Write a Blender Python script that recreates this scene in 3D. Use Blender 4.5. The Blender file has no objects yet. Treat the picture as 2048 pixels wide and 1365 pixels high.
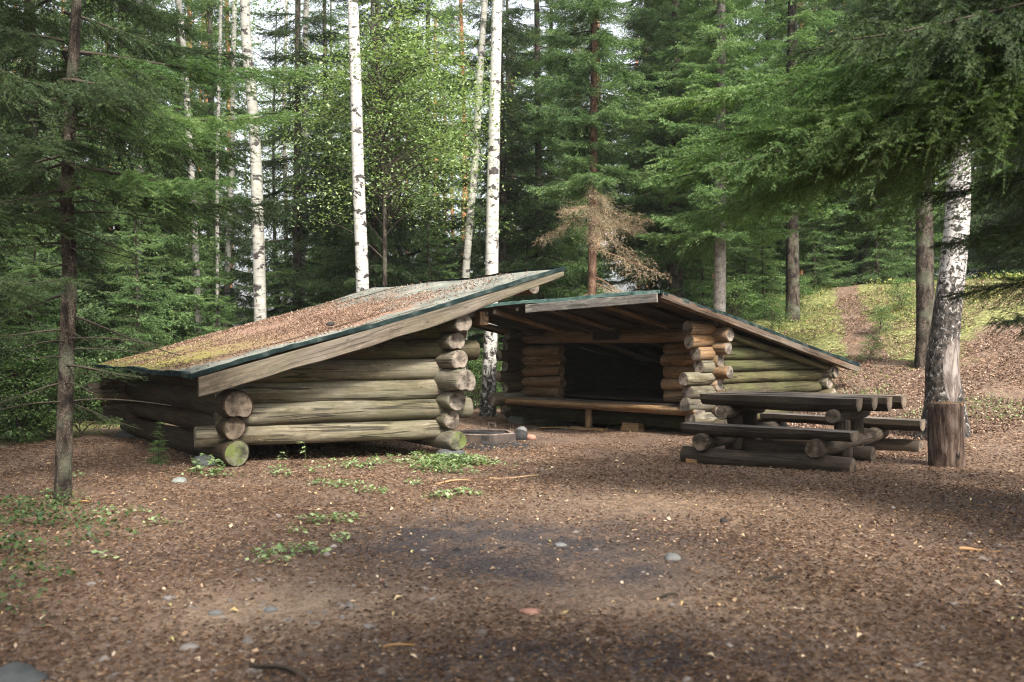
import bpy, math, random
import numpy as np
from mathutils import Vector, Matrix

# ------------------------------------------------------------------ camera, sky, sun, exposure
SC = bpy.context.scene
COL = SC.collection
F, HOR, CX, CAMZ = 1900.0, 690.0, 1024.0, 1.40          # focal length / horizon in pixels of a 2048 px frame
cam_d = bpy.data.cameras.new("camera"); cam = bpy.data.objects.new("camera", cam_d); COL.objects.link(cam)
cam.location = (0, 0, CAMZ)
cam.rotation_euler = (math.radians(90) + math.atan((HOR - 682.5) / F), 0, 0)
cam_d.sensor_width = 36; cam_d.lens = 36 * F / 2048
cam_d.clip_start = 0.05; cam_d.clip_end = 900
cam_d.dof.use_dof = True; cam_d.dof.focus_distance = 12.5; cam_d.dof.aperture_fstop = 2.0
SC.camera = cam

SUN_EL, SUN_AZ = math.radians(44), math.radians(153)      # azimuth from +Y, clockwise towards +X
world = bpy.data.worlds.new("World"); SC.world = world; world.use_nodes = True
wn, wl = world.node_tree.nodes, world.node_tree.links
wn.clear()
wo = wn.new('ShaderNodeOutputWorld'); wb = wn.new('ShaderNodeBackground'); sky = wn.new('ShaderNodeTexSky')
sky.sky_type = 'NISHITA'; sky.sun_disc = False; sky.sun_elevation = SUN_EL; sky.sun_rotation = SUN_AZ
sky.air_density = 1.0; sky.dust_density = 6.0; sky.ozone_density = 0.8
wb.inputs['Strength'].default_value = 0.115
hs = wn.new('ShaderNodeHueSaturation'); hs.inputs['Saturation'].default_value = .30; hs.inputs['Value'].default_value = 1.75   # bright thin cloud cover
wl.new(sky.outputs[0], hs.inputs['Color']); wl.new(hs.outputs[0], wb.inputs['Color']); wl.new(wb.outputs[0], wo.inputs['Surface'])
sun_d = bpy.data.lights.new("sun", 'SUN'); sun = bpy.data.objects.new("sun", sun_d); COL.objects.link(sun)
sun_d.energy = 3.7; sun_d.angle = math.radians(6.0); sun_d.color = (1.0, 0.93, 0.83)
sd = Vector((math.sin(SUN_AZ) * math.cos(SUN_EL), math.cos(SUN_AZ) * math.cos(SUN_EL), math.sin(SUN_EL)))
sun.rotation_euler = sd.to_track_quat('Z', 'Y').to_euler()
sun.location = (0, 0, 30)
SC.view_settings.view_transform = 'Standard'; SC.view_settings.look = 'None'
SC.view_settings.exposure = 1.25; SC.view_settings.gamma = 1.0
SC.render.engine = 'CYCLES'
SC.cycles.max_bounces = 6; SC.cycles.diffuse_bounces = 3; SC.cycles.glossy_bounces = 2
SC.cycles.transmission_bounces = 3; SC.cycles.use_denoising = True; SC.cycles.denoising_prefilter = 'NONE'; SC.cycles.filter_width = 1.1
SC.cycles.use_adaptive_sampling = True; SC.cycles.adaptive_threshold = 0.01
SC.cycles.sample_clamp_indirect = 4

random.seed(7)
PI = math.pi

def at(px, d, py=None, z=None):
    """point at pixel column px and distance d (and pixel row py or height z)"""
    x = (px - CX) / F * d
    zz = z if z is not None else CAMZ - (py - HOR) / F * d
    return Vector((x, d, zz))

# ------------------------------------------------------------------ terrain height
def sm(t):
    t = np.clip(t, 0, 1); return t * t * (3 - 2 * t)
def vnoise(x, y, seed=0):
    xi = np.floor(x).astype(np.int64); yi = np.floor(y).astype(np.int64); fx = x - xi; fy = y - yi
    def h(a, b):
        n = (a * 374761393 + b * 668265263 + seed * 974634777) & 0xffffffff
        n = ((n ^ (n >> 13)) * 1274126177) & 0xffffffff
        return ((n ^ (n >> 16)) & 0xffff) / 65535.0
    u = fx * fx * (3 - 2 * fx); v = fy * fy * (3 - 2 * fy)
    return (h(xi, yi) * (1 - u) + h(xi + 1, yi) * u) * (1 - v) + (h(xi, yi + 1) * (1 - u) + h(xi + 1, yi + 1) * u) * v
def fbm(x, y, seed=0, o=4):
    s = 0; a = 0.5
    for k in range(o):
        s = s + a * vnoise(x * 2 ** k + 17.3 * k, y * 2 ** k - 9.1 * k, seed + k); a *= .5
    return s
def hgt(x, y):
    x = np.asarray(x, float); y = np.asarray(y, float)
    q = .8 * x + .6 * y
    side = sm((x + 1.5) / 7.0)
    r = np.clip(q - 12.2, 0, 10.9)
    hill = .298 * (r - 1.0 * (1 - np.exp(-r / 1.0)) * .9) * side
    hill = np.maximum(hill, 0)
    over = np.clip(q - 23.1, 0, None)
    hill = hill + .02 * np.minimum(over, 30) * side
    dip = -.10 * np.exp(-(((x - 2.4) / 2.6) ** 2 + ((y - 12.4) / 2.6) ** 2)) - .13 * np.exp(-(((x - .3) / 1.8) ** 2 + ((y - 17.6) / 2.2) ** 2))
    bump = .10 * (fbm(x * .35, y * .35, 3) - .5) * sm((np.abs(y - 10) - 3) / 6) + .035 * (fbm(x * 1.6, y * 1.6, 5) - .47)
    rough = .25 * (fbm(x * .5 + 40, y * .5, 8) - .47) * sm((q - 14) / 5) * side
    return hill + dip + bump + rough
def gz(x, y): return float(hgt(np.array([x]), np.array([y]))[0])

# ------------------------------------------------------------------ object helpers
def tag(o, label=None, cat=None, group=None, kind=None):
    if label: o['label'] = label
    if cat: o['category'] = cat
    if group: o['group'] = group
    if kind: o['kind'] = kind
    return o
def empty(name, loc, label, cat, group=None):
    o = bpy.data.objects.new(name, None); COL.objects.link(o); o.location = loc; o.empty_display_size = .2
    return tag(o, label, cat, group)
def link(name, me, parent=None, loc=(0, 0, 0)):
    o = bpy.data.objects.new(name, me); COL.objects.link(o); o.location = loc
    if parent is not None:
        o.parent = parent
    return o
def child(name, me, parent):
    """world-coordinate mesh put under a thing whose Empty stands somewhere"""
    o = link(name, me, parent)
    o.matrix_parent_inverse = Matrix.Translation(-root_loc(parent))
    return o
def root_loc(p):
    v = Vector(p.location)
    while p.parent is not None:
        p = p.parent
        if p.type == 'EMPTY': v = Vector(p.location)
    return v
def sub(name, me, part):
    """world-coordinate sub-part of a part that is itself in world coordinates"""
    o = link(name, me, part)
    return o
def mesh_np(name, V, polys, mats=(), uv=None, midx=None, smooth=False):
    """polys: (M,k) array, or a list of such arrays"""
    if not isinstance(polys, (list, tuple)): polys = [polys]
    polys = [np.asarray(p, np.int32) for p in polys if len(p)]
    V = np.asarray(V, np.float32)
    me = bpy.data.meshes.new(name)
    li = np.concatenate([p.ravel() for p in polys]); cnt = np.concatenate([np.full(len(p), p.shape[1], np.int32) for p in polys])
    st = np.concatenate([[0], np.cumsum(cnt)[:-1]]).astype(np.int32)
    me.vertices.add(len(V)); me.vertices.foreach_set('co', V.ravel())
    me.loops.add(len(li)); me.loops.foreach_set('vertex_index', li)
    me.polygons.add(len(cnt)); me.polygons.foreach_set('loop_start', st); me.polygons.foreach_set('loop_total', cnt)
    for m in mats: me.materials.append(m)
    if midx is not None: me.polygons.foreach_set('material_index', np.asarray(midx, np.int32))
    me.polygons.foreach_set('use_smooth', np.full(len(cnt), bool(smooth)) if not isinstance(smooth, np.ndarray) else smooth)
    if uv is not None:
        l = me.uv_layers.new(name='uv'); l.data.foreach_set('uv', np.asarray(uv, np.float32).ravel())
    me.update(calc_edges=True)
    return me
class MB:
    """collects pieces into one mesh"""
    def __init__(s): s.v = []; s.f = []; s.uv = []; s.mi = []; s.sm = []; s.n = 0
    def add(s, V, faces, uvs=None, mi=0, smooth=False):
        b = s.n; s.v.extend([tuple(p) for p in V]); s.n += len(V)
        for k, f in enumerate(faces):
            s.f.append(tuple(i + b for i in f)); s.mi.append(mi if isinstance(mi, int) else mi[k]); s.sm.append(smooth if isinstance(smooth, bool) else smooth[k])
            s.uv.extend(uvs[k] if uvs else [(0, 0)] * len(f))
    def mesh(s, name, mats):
        me = bpy.data.meshes.new(name); me.from_pydata(s.v, [], s.f)
        for m in mats: me.materials.append(m)
        me.polygons.foreach_set('material_index', s.mi); me.polygons.foreach_set('use_smooth', s.sm)
        l = me.uv_layers.new(name='uv'); l.data.foreach_set('uv', [c for u in s.uv for c in u])
        me.update(); return me

def frame(d):
    d = Vector(d).normalized()
    up = Vector((0, 0, 1)) if abs(d.z) < .9 else Vector((0, 1, 0))
    sd_ = d.cross(up).normalized(); u = sd_.cross(d).normalized()
    return d, sd_, u

def log_piece(mb, p0, p1, r0, r1=None, seed=0, seg=None, nr=22, bend=.012, rough=.055, notch0=0, notch1=0, flat=None, rake=None, mi=(0, 1), bevel=.012):
    """round log p0->p1, ends capped with the end-grain slot; notch = saddle cut under an end; flat = cut plane height above axis;
       rake(point)->max height: shaves the top of the log to fit under a sloping roof"""
    R = random.Random(seed * 7919 + 13)
    p0 = Vector(p0); p1 = Vector(p1); r1 = r1 or r0
    L = (p1 - p0).length; d, sx, up = frame(p1 - p0)
    seg = seg or max(5, int(L / .10))
    ph = [R.uniform(0, 6.28) for _ in range(12)]; off = R.uniform(0, 40)
    ts = [0, bevel / L] + [i / seg for i in range(1, seg)] + [1 - bevel / L, 1]
    V = []; U = []
    for t in ts:
        e = .90 if t in (0, 1) else 1
        r = (r0 + (r1 - r0) * t) * e
        c = p0 + d * (L * t) + sx * (bend * math.sin(t * 3.1 + ph[0]) + bend * .5 * math.sin(t * 7 + ph[1])) + up * (bend * .7 * math.sin(t * 4.3 + ph[2]))
        ring = []
        for k in range(nr):
            a = 2 * PI * k / nr
            rr = r * (1 + rough * (math.sin(2 * a + ph[3] + t * 2) * .6 + math.sin(3 * a + ph[4] - t * 3) * .5 + math.sin(L * t * 5 + ph[5] + a) * .5 + math.sin(L * t * 11 + ph[6] + 2 * a) * .25 + math.sin(7 * a + ph[7]) * .12))
            ez = 0
            if notch0 and t < .5 and L * t < notch0[1]: ez = notch0[0]
            if notch1 and t > .5 and L * (1 - t) < notch1[1]: ez = notch1[0]
            if ez:
                da = abs((a - 1.5 * PI + PI) % (2 * PI) - PI)
                rr *= 1 - ez * max(0, 1 - (da / .55)) ** .7
            q = c + sx * (math.cos(a) * rr) + up * (math.sin(a) * rr)
            if flat is not None:
                h = (q - c).dot(up)
                if h > flat: q = q - up * (h - flat)
            if rake is not None:
                m = rake(q)
                if q.z > m: q.z = m
            ring.append(q)
        V.append(ring)
    pts = [q for r_ in V for q in r_]
    F_, UV, MI, S = [], [], [], []
    n = len(ts)
    for i in range(n - 1):
        for k in range(nr):
            k2 = (k + 1) % nr
            F_.append((i * nr + k, i * nr + k2, (i + 1) * nr + k2, (i + 1) * nr + k))
            a0 = k / nr * 2 * PI * r0; a1 = (k + 1) / nr * 2 * PI * r0
            UV.append([(a0 + off, ts[i] * L + off), (a1 + off, ts[i] * L + off), (a1 + off, ts[i + 1] * L + off), (a0 + off, ts[i + 1] * L + off)])
            MI.append(mi[0]); S.append(True)
    for end, i in ((0, 0), (1, n - 1)):
        c = p0 + d * (L * ts[i]); b = len(pts)
        cc = sum(V[i], Vector()) / nr
        pts.append(cc)
        ox = R.uniform(-.15, .15) * r0; oy = R.uniform(-.15, .15) * r0; o2 = R.randint(1, 30)
        uvr = [((q - cc).dot(sx) + ox + o2, (q - cc).dot(up) + oy + o2) for q in V[i]]
        for k in range(nr):
            k2 = (k + 1) % nr
            f = (b, i * nr + k2, i * nr + k) if end == 0 else (b, i * nr + k, i * nr + k2)
            u = [(ox + o2, oy + o2), uvr[k2], uvr[k]] if end == 0 else [(ox + o2, oy + o2), uvr[k], uvr[k2]]
            F_.append(f); UV.append(u); MI.append(mi[1]); S.append(False)
    mb.add(pts, F_, UV, MI, S)

def log(name, parent, p0, p1, r0, r1=None, mats=None, label=None, **kw):
    mb = MB(); log_piece(mb, p0, p1, r0, r1, **kw)
    o = child(name, mb.mesh(name, mats), parent)
    if label: o['label'] = label
    return o

def board_piece(mb, p0, p1, w, t, up=(0, 0, 1), seed=0, wob=.004, mi=0, seg=None, w1=None):
    """sawn board from p0 to p1 (centre line), height w along up, thickness t"""
    R = random.Random(seed + 99)
    p0 = Vector(p0); p1 = Vector(p1); d = (p1 - p0); L = d.length; d.normalize()
    up = Vector(up); up = (up - d * up.dot(d)).normalized(); s = d.cross(up).normalized()
    seg = seg or max(2, int(L / .15)); off = R.uniform(0, 30); w1 = w1 or w
    c = min(.005, t * .2)
    prof = [(-1, -1), (-1, 1), (1, 1), (1, -1)]
    pts = []; per = 8
    for i in range(seg + 1):
        f = i / seg; ww = w + (w1 - w) * f
        a = wob * R.uniform(-1, 1); b = wob * R.uniform(-1, 1)
        o = p0 + d * (L * f)
        hw, ht = ww / 2, t / 2
        for (y, z) in ((-ht + c, -hw), (ht - c, -hw), (ht, -hw + c), (ht, hw - c), (ht - c, hw), (-ht + c, hw), (-ht, hw - c), (-ht, -hw + c)):
            pts.append(o + s * y + up * (z + (a if z < 0 else b)))
    Fs, UV = [], []
    acc = [0, t, t, t + w, t + w, 2 * t + w, 2 * t + w, 2 * t + 2 * w, 2 * t + 2 * w]
    for i in range(seg):
        for k in range(per):
            k2 = (k + 1) % per
            Fs.append((i * per + k, i * per + k2, (i + 1) * per + k2, (i + 1) * per + k))
            UV.append([(acc[k] + off, i * L / seg + off), (acc[k + 1] + off, i * L / seg + off), (acc[k + 1] + off, (i + 1) * L / seg + off), (acc[k] + off, (i + 1) * L / seg + off)])
    Fs.append(tuple(reversed(range(per)))); UV.append([(off + .1 * math.cos(k), off + .1 * math.sin(k)) for k in range(per)])
    Fs.append(tuple(seg * per + k for k in range(per))); UV.append([(off + .1 * math.cos(k), off + .1 * math.sin(k)) for k in range(per)])
    mb.add(pts, Fs, UV, mi, False)
def board(name, parent, p0, p1, w, t, mats, **kw):
    mb = MB(); board_piece(mb, p0, p1, w, t, **kw)
    return child(name, mb.mesh(name, mats), parent)

def rock_mesh(name, c, s, mat, seed=0, n=10, m=14, jag=.22):
    R = np.random.default_rng(seed)
    k = R.normal(size=(9, 3)); amp = R.uniform(.3, 1, 9); ph = R.uniform(0, 6, 9)
    V = []
    for i in range(n + 1):
        for j in range(m):
            a = PI * i / n; b = 2 * PI * j / m
            p = np.array([math.sin(a) * math.cos(b), math.sin(a) * math.sin(b), math.cos(a)])
            r = 1 + jag * float(np.sum(amp * np.sin(k @ p * 1.6 + ph))) / 3
            V.append(np.array(c) + p * r * np.array(s))
    Fq = [(i * m + j, i * m + (j + 1) % m, (i + 1) * m + (j + 1) % m, (i + 1) * m + j) for i in range(n) for j in range(m)]
    mb = MB(); mb.add(V, Fq, None, 0, jag < .5)
    return mb.mesh(name, [mat])

# ------------------------------------------------------------------ materials
class NT:
    def __init__(s, name):
        s.m = bpy.data.materials.new(name); s.m.use_nodes = True; s.t = s.m.node_tree; s.t.nodes.clear()
        s.out = s.n('ShaderNodeOutputMaterial')
    def n(s, t, **kw):
        nd = s.t.nodes.new(t)
        for k, v in kw.items(): setattr(nd, k, v)
        return nd
    def l(s, a, b): s.t.links.new(a, b)
    def val(s, sock, v):
        if isinstance(v, bpy.types.NodeSocket): s.l(v, sock)
        elif v is not None: sock.default_value = v
    def tc(s, kind): return s.n('ShaderNodeTexCoord').outputs[kind]
    def map(s, vec, scale=(1, 1, 1), loc=(0, 0, 0)):
        m = s.n('ShaderNodeMapping'); s.l(vec, m.inputs['Vector']); m.inputs['Scale'].default_value = scale; s.val(m.inputs['Location'], loc); return m.outputs[0]
    def noise(s, vec, scale, detail=4, rough=.55, dist=0):
        m = s.n('ShaderNodeTexNoise'); s.l(vec, m.inputs['Vector']); m.inputs['Scale'].default_value = scale
        m.inputs['Detail'].default_value = detail; m.inputs['Roughness'].default_value = rough; m.inputs['Distortion'].default_value = dist; return m.outputs['Fac']
    def ramp(s, fac, pts):
        r = s.n('ShaderNodeValToRGB'); s.l(fac, r.inputs[0]); e = r.color_ramp.elements
        while len(e) < len(pts): e.new(.5)
        for k, (p, c) in enumerate(pts):
            e[k].position = p; e[k].color = (c, c, c, 1) if isinstance(c, (int, float)) else (*c, 1)
        return r.outputs[0]
    def mix(s, fac, a, b, mode='MIX'):
        m = s.n('ShaderNodeMix', data_type='RGBA', blend_type=mode)
        s.val(m.inputs[0], fac)
        s.val(m.inputs[6], (*a, 1) if isinstance(a, tuple) else a); s.val(m.inputs[7], (*b, 1) if isinstance(b, tuple) else b)
        return m.outputs[2]
    def math(s, op, a, b=None, clamp=False):
        m = s.n('ShaderNodeMath', operation=op); m.use_clamp = clamp; s.val(m.inputs[0], a)
        if b is not None: s.val(m.inputs[1], b)
        return m.outputs[0]
    def bsdf(s, col, rough=.85, bump=None, bstr=.4, bdist=.01, spec=.25, normal=None):
        b = s.n('ShaderNodeBsdfPrincipled'); s.val(b.inputs['Base Color'], (*col, 1) if isinstance(col, tuple) else col)
        s.val(b.inputs['Roughness'], rough); b.inputs['Specular IOR Level'].default_value = spec
        if bump is not None:
            bm = s.n('ShaderNodeBump'); s.l(bump, bm.inputs['Height']); bm.inputs['Strength'].default_value = bstr; bm.inputs['Distance'].default_value = bdist
            s.l(bm.outputs[0], b.inputs['Normal'])
        return b.outputs[0]
    def done(s, sh): s.l(sh, s.out.inputs['Surface']); return s.m

def wood_mat(name, base, dark, light, green=None, gfac=.0, weather=None, wfac=0, gscale=1.1, crack=.8):
    m = NT(name); uv = m.tc('UV')
    oi = m.n('ShaderNodeObjectInfo')
    g = m.noise(m.map(uv, (34, 3.2, 1)), 1, 6, .7, .6)            # grain along the log
    g2 = m.noise(m.map(uv, (9, 3.5, 1)), 1.2, 5, .65, .8)
    big = m.noise(m.map(uv, (1.3, .8, 1)), 1.3, 3, .5)
    c = m.ramp(g, [(.36, dark), (.49, base), (.64, light)])
    c = m.mix(m.ramp(g2, [(.42, .65), (.56, .0)]), c, tuple(x * .52 for x in base))
    st = m.noise(m.map(uv, (15, .9, 1)), 1.2, 4, .6, .5)
    c = m.mix(m.ramp(st, [(.49, 0.0), (.56, .65)]), c, tuple(x * .42 for x in base))
    bl = m.noise(m.map(uv, (6, 4.5, 1)), 2.6, 5, .75, .3)
    c = m.mix(m.ramp(bl, [(.53, 0.0), (.60, .75)]), c, tuple(x * .30 for x in base))
    c = m.mix(m.ramp(big, [(.38, .0), (.70, .75)]), c, tuple(x * .55 for x in base))
    tint = m.mix(oi.outputs['Random'], (.60, .60, .61), (1.02, .97, .90))
    c = m.mix(1.0, c, tint, 'MULTIPLY')
    if weather:
        wf = m.ramp(m.noise(m.map(uv, (2.2, .7, 1)), 1.2, 4), [(.36, 0.0), (.60, wfac)])
        c = m.mix(wf, c, m.ramp(g, [(.3, tuple(x * .6 for x in weather)), (.65, weather)]))
    if green:
        gf = m.ramp(m.noise(m.tc('Object'), gscale, 4, .6, .2), [(.40, 0.0), (.66, gfac)])
        c = m.mix(gf, c, m.ramp(g, [(.3, tuple(x * .6 for x in green)), (.7, green)]))
    # knots and long drying cracks
    vo = m.n('ShaderNodeTexVoronoi'); m.l(m.map(uv, (7.5, 3.4, 1)), vo.inputs['Vector']); vo.inputs['Scale'].default_value = 1
    kn = m.ramp(vo.outputs['Distance'], [(.05, 1.0), (.11, 0.0)])
    c = m.mix(m.math('MULTIPLY', kn, .7), c, tuple(x * .35 for x in dark))
    ck = m.ramp(m.noise(m.map(uv, (9, .28, 1)), 1, 3, .5, .35), [(.478, 0.0), (.494, 1.0), (.506, 1.0), (.522, 0.0)])
    ckm = m.math('MULTIPLY', ck, m.ramp(m.noise(m.map(uv, (2, .9, 1)), 1, 2), [(.40, 0.0), (.46, crack)]))
    c = m.mix(ckm, c, (.012, .010, .008))
    h = m.math('SUBTRACT', m.math('MULTIPLY', g, .5), m.math('MULTIPLY', ckm, 1.0))
    return m.done(m.bsdf(c, .82, h, .7, .008, .2))

def end_mat(name, base, dark, green=None, gfac=0.0):
    m = NT(name); uv = m.tc('UV')
    fr = m.n('ShaderNodeVectorMath', operation='FRACTION'); 
    add = m.n('ShaderNodeVectorMath', operation='ADD'); m.l(uv, add.inputs[0]); add.inputs[1].default_value = (.5, .5, 0)
    m.l(add.outputs[0], fr.inputs[0])
    cen = m.n('ShaderNodeVectorMath', operation='SUBTRACT'); m.l(fr.outputs[0], cen.inputs[0]); cen.inputs[1].default_value = (.5, .5, 0)
    ln = m.n('ShaderNodeVectorMath', operation='LENGTH'); m.l(cen.outputs[0], ln.inputs[0])
    r = ln.outputs['Value']
    rr = m.math('ADD', r, m.math('MULTIPLY', m.noise(uv, 14, 2), .02))
    ring = m.math('SINE', m.math('MULTIPLY', rr, 900))
    sep = m.n('ShaderNodeSeparateXYZ'); m.l(cen.outputs[0], sep.inputs[0])
    ang = m.math('ARCTAN2', sep.outputs[1], sep.outputs[0])
    cmb = m.n('ShaderNodeCombineXYZ'); m.l(m.math('SINE', ang), cmb.inputs[0]); m.l(m.math('COSINE', ang), cmb.inputs[1])
    oi = m.n('ShaderNodeObjectInfo'); m.l(m.math('MULTIPLY', oi.outputs['Random'], 50), cmb.inputs[2])
    rad = m.noise(cmb.outputs[0], 3.2, 3, .7)
    crack = m.ramp(rad, [(.484, 0.0), (.5, 1.0), (.516, 0.0)])
    crack = m.math('MULTIPLY', crack, m.ramp(r, [(.0, .9), (.12, .2)]))
    c = m.ramp(m.noise(uv, 9, 5, .65), [(.38, dark), (.52, base), (.68, tuple(min(1, x * 1.35) for x in base))])
    c = m.mix(m.ramp(m.noise(uv, 5, 3, .5, .3), [(.48, 0.0), (.62, .75)]), c, tuple(x * .5 for x in dark))
    c = m.mix(m.math('MULTIPLY', m.math('ADD', m.math('MULTIPLY', ring, .5), .5), .22), c, tuple(x * .45 for x in base))
    c = m.mix(crack, c, (.02, .018, .016))
    c = m.mix(1.0, c, m.mix(oi.outputs['Random'], (.78, .78, .78), (1.15, 1.12, 1.08)), 'MULTIPLY')
    if green:
        c = m.mix(m.ramp(m.noise(uv, 6, 4), [(.47, 0.0), (.56, gfac)]), c, green)
    return m.done(m.bsdf(c, .9, m.math('SUBTRACT', m.math('MULTIPLY', ring, .08), crack), .6, .01, .15))

M = {}
M['log_grey'] = wood_mat('weathered_log', (.148, .122, .080), (.046, .037, .025), (.285, .250, .185), (.085, .088, .036), .45, (.275, .255, .205), .45)
M['log_green'] = wood_mat('mossy_log', (.115, .095, .055), (.045, .035, .02), (.20, .175, .105), (.075, .085, .028), .8)
M['log_orange'] = wood_mat('sheltered_log', (.27, .145, .062), (.10, .05, .02), (.44, .265, .125), None, 0, (.27, .215, .145), .5)
M['log_brown'] = wood_mat('dark_brown_log', (.062, .038, .022), (.024, .014, .009), (.12, .075, .045), (.07, .065, .03), .4)  # brown wood, dark enough to stand in for the left rear wall's shade
M['log_dark'] = wood_mat('dark_log', (.048, .036, .026), (.013, .010, .008), (.12, .095, .072), (.04, .032, .018), .3, (.105, .08, .06), .45)  # dark wood tone for the table, beams and twigs
M['table_top'] = wood_mat('table_plank', (.10, .08, .065), (.03, .024, .02), (.20, .17, .145), None, 0, (.24, .215, .19), .5)
M['board_grey'] = wood_mat('weathered_board', (.16, .125, .09), (.06, .044, .032), (.26, .215, .165), (.10, .10, .045), .4, (.20, .18, .15), .5, crack=.5)
M['board_brown'] = wood_mat('brown_board', (.10, .064, .042), (.04, .026, .018), (.19, .135, .095), None, 0, (.155, .13, .105), .6)
M['fascia'] = wood_mat('pale_board', (.30, .285, .26), (.16, .15, .13), (.40, .385, .35), None, 0, crack=.5)
M['board_orange'] = wood_mat('fresh_board', (.42, .24, .10), (.20, .105, .04), (.58, .38, .19), None, 0, (.36, .27, .18), .5)
M['end_grey'] = end_mat('log_end', (.235, .20, .165), (.065, .052, .042))
M['end_brown'] = end_mat('brown_log_end', (.20, .13, .08), (.08, .05, .03))
M['end_moss'] = end_mat('mossy_log_end', (.15, .15, .10), (.05, .052, .034), (.10, .125, .03), .75)
M['end_dark'] = end_mat('dark_log_end', (.15, .12, .09), (.04, .03, .022))

def bark_mat(name, dark, mid, light, sx=10, sy=3.0, bump=1.2, lich=None):
    m = NT(name); uv = m.tc('UV')
    vo = m.n('ShaderNodeTexVoronoi', feature='DISTANCE_TO_EDGE'); m.l(m.map(uv, (sx * 2.6, sy * 2.2, 1)), vo.inputs['Vector'])
    n = m.noise(m.map(uv, (sx, sy, 1)), 1.6, 5, .65, .5)
    c = m.ramp(n, [(.39, dark), (.50, mid), (.62, light)])
    c = m.mix(m.ramp(vo.outputs['Distance'], [(.0, .85), (.16, 0.0)]), c, tuple(x * .5 for x in dark))
    if lich: c = m.mix(m.ramp(m.noise(m.map(uv, (2.5, 2, 1)), 1.5, 4), [(.48, 0.0), (.66, .6)]), c, lich)
    return m.done(m.bsdf(c, .92, m.math('ADD', n, m.math('MINIMUM', vo.outputs['Distance'], .3)), bump, .015, .1))
M['bark_spruce'] = bark_mat('spruce_bark', (.018, .014, .012), (.058, .045, .036), (.125, .10, .08), lich=(.12, .13, .09))
M['bark_pale'] = bark_mat('pale_spruce_bark', (.13, .115, .10), (.24, .215, .19), (.34, .31, .28), 5, 4, .5)
M['bark_red'] = bark_mat('brown_spruce_bark', (.06, .035, .024), (.15, .09, .06), (.25, .16, .11))
M['bark_pine'] = bark_mat('pine_bark', (.16, .07, .035), (.42, .20, .10), (.55, .30, .17), 5, 3, .5)

def birch_mat(name, rough_amt=.0, marks=.5, tone=(.38, .37, .34), lowk=.1, scar=False):
    m = NT(name); uv = m.tc('UV')
    sep = m.n('ShaderNodeSeparateXYZ'); m.l(uv, sep.inputs[0])
    base = m.ramp(m.noise(m.map(uv, (3, 5, 1)), 1.5, 4), [(.3, tuple(x * .72 for x in tone)), (.6, tone), (.8, tuple(min(.8, x * 1.1) for x in tone))])
    lines = m.ramp(m.noise(m.map(uv, (2.2, 22, 1)), 1, 3, .6), [(.56, 0.0), (.61, .9)])
    big = m.ramp(m.noise(m.map(uv, (3.2, 5.0, 1)), 2.2 if scar else 1.25, 4, .62, .5), [(.565, 0.0), (.60, 1.0)])
    low = m.ramp(m.math('MULTIPLY', sep.outputs[1], lowk), [(.0, 1.0), (.17, .97), (.26, .3), (1, .08)] if scar else [(.0, 1.0), (.08, .8), (.30, .22), (1, .10)])
    crust = m.ramp(m.math('ADD', m.noise(m.map(uv, (9, 5, 1)), 2.4 if scar else 1.6, 5, .7, .6), m.math('MULTIPLY', m.math('SUBTRACT', low, .55), .30 + rough_amt)), [(.52, 0.0), (.58, 1.0)])
    c = m.mix(m.math('MULTIPLY', lines, marks), base, (.09, .075, .065))
    c = m.mix(big, c, (.035, .03, .028))
    c = m.mix(crust, c, m.ramp(m.noise(m.map(uv, (14, 9, 1)), 1.5, 3), [(.40, (.010, .009, .008)), (.62, (.075, .062, .052))]))
    h = m.math('ADD', crust, big)
    if scar:
        o3 = m.n('ShaderNodeSeparateXYZ'); m.l(m.tc('Object'), o3.inputs[0])
        xx = m.math('DIVIDE', m.math('SUBTRACT', o3.outputs[0], m.math('ADD', -.02, m.math('MULTIPLY', o3.outputs[2],   .03))), .15)
        zz = m.math('DIVIDE', m.math('SUBTRACT', o3.outputs[2], .95), .47)
        rr = m.math('ADD', m.math('MULTIPLY', xx, xx), m.math('MULTIPLY', zz, zz))
        rr = m.math('ADD', rr, m.math('MULTIPLY', m.math('SUBTRACT', m.noise(m.map(m.tc('Object'), (9, 9, 3)), 1, 4), .5), 1.3))
        k = m.ramp(m.math('MULTIPLY', rr, .5), [(.46, 1.0), (.50, 0.0)])
        k = m.math('MULTIPLY', k, m.ramp(m.math('ADD', m.math('MULTIPLY', o3.outputs[1], -1), 0), [(.0, 0.0), (.02, 1.0)]))
        n2 = m.noise(m.map(m.tc('Object'), (11, 11, 2.4)), 1.3, 5, .65, .5)
        c = m.mix(k, c, m.ramp(n2, [(.32, (.06, .045, .04)), (.45, (.09, .07, .06)), (.60, (.21, .185, .168)), (.8, (.12, .095, .085))]))
        h = m.math('ADD', m.math('MULTIPLY', h, m.math('SUBTRACT', 1, k)), m.math('MULTIPLY', n2, m.math('MULTIPLY', k, .8)))
    return m.done(m.bsdf(c, .75, h, .7, .012, .25))
M['birch'] = birch_mat('birch_bark')
M['birch_grey'] = birch_mat('grey_birch_bark', .05, .6, (.29, .285, .25))
M['birch_old'] = birch_mat('old_birch_bark', .0, .8, (.36, .345, .32), .085, True)

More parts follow.
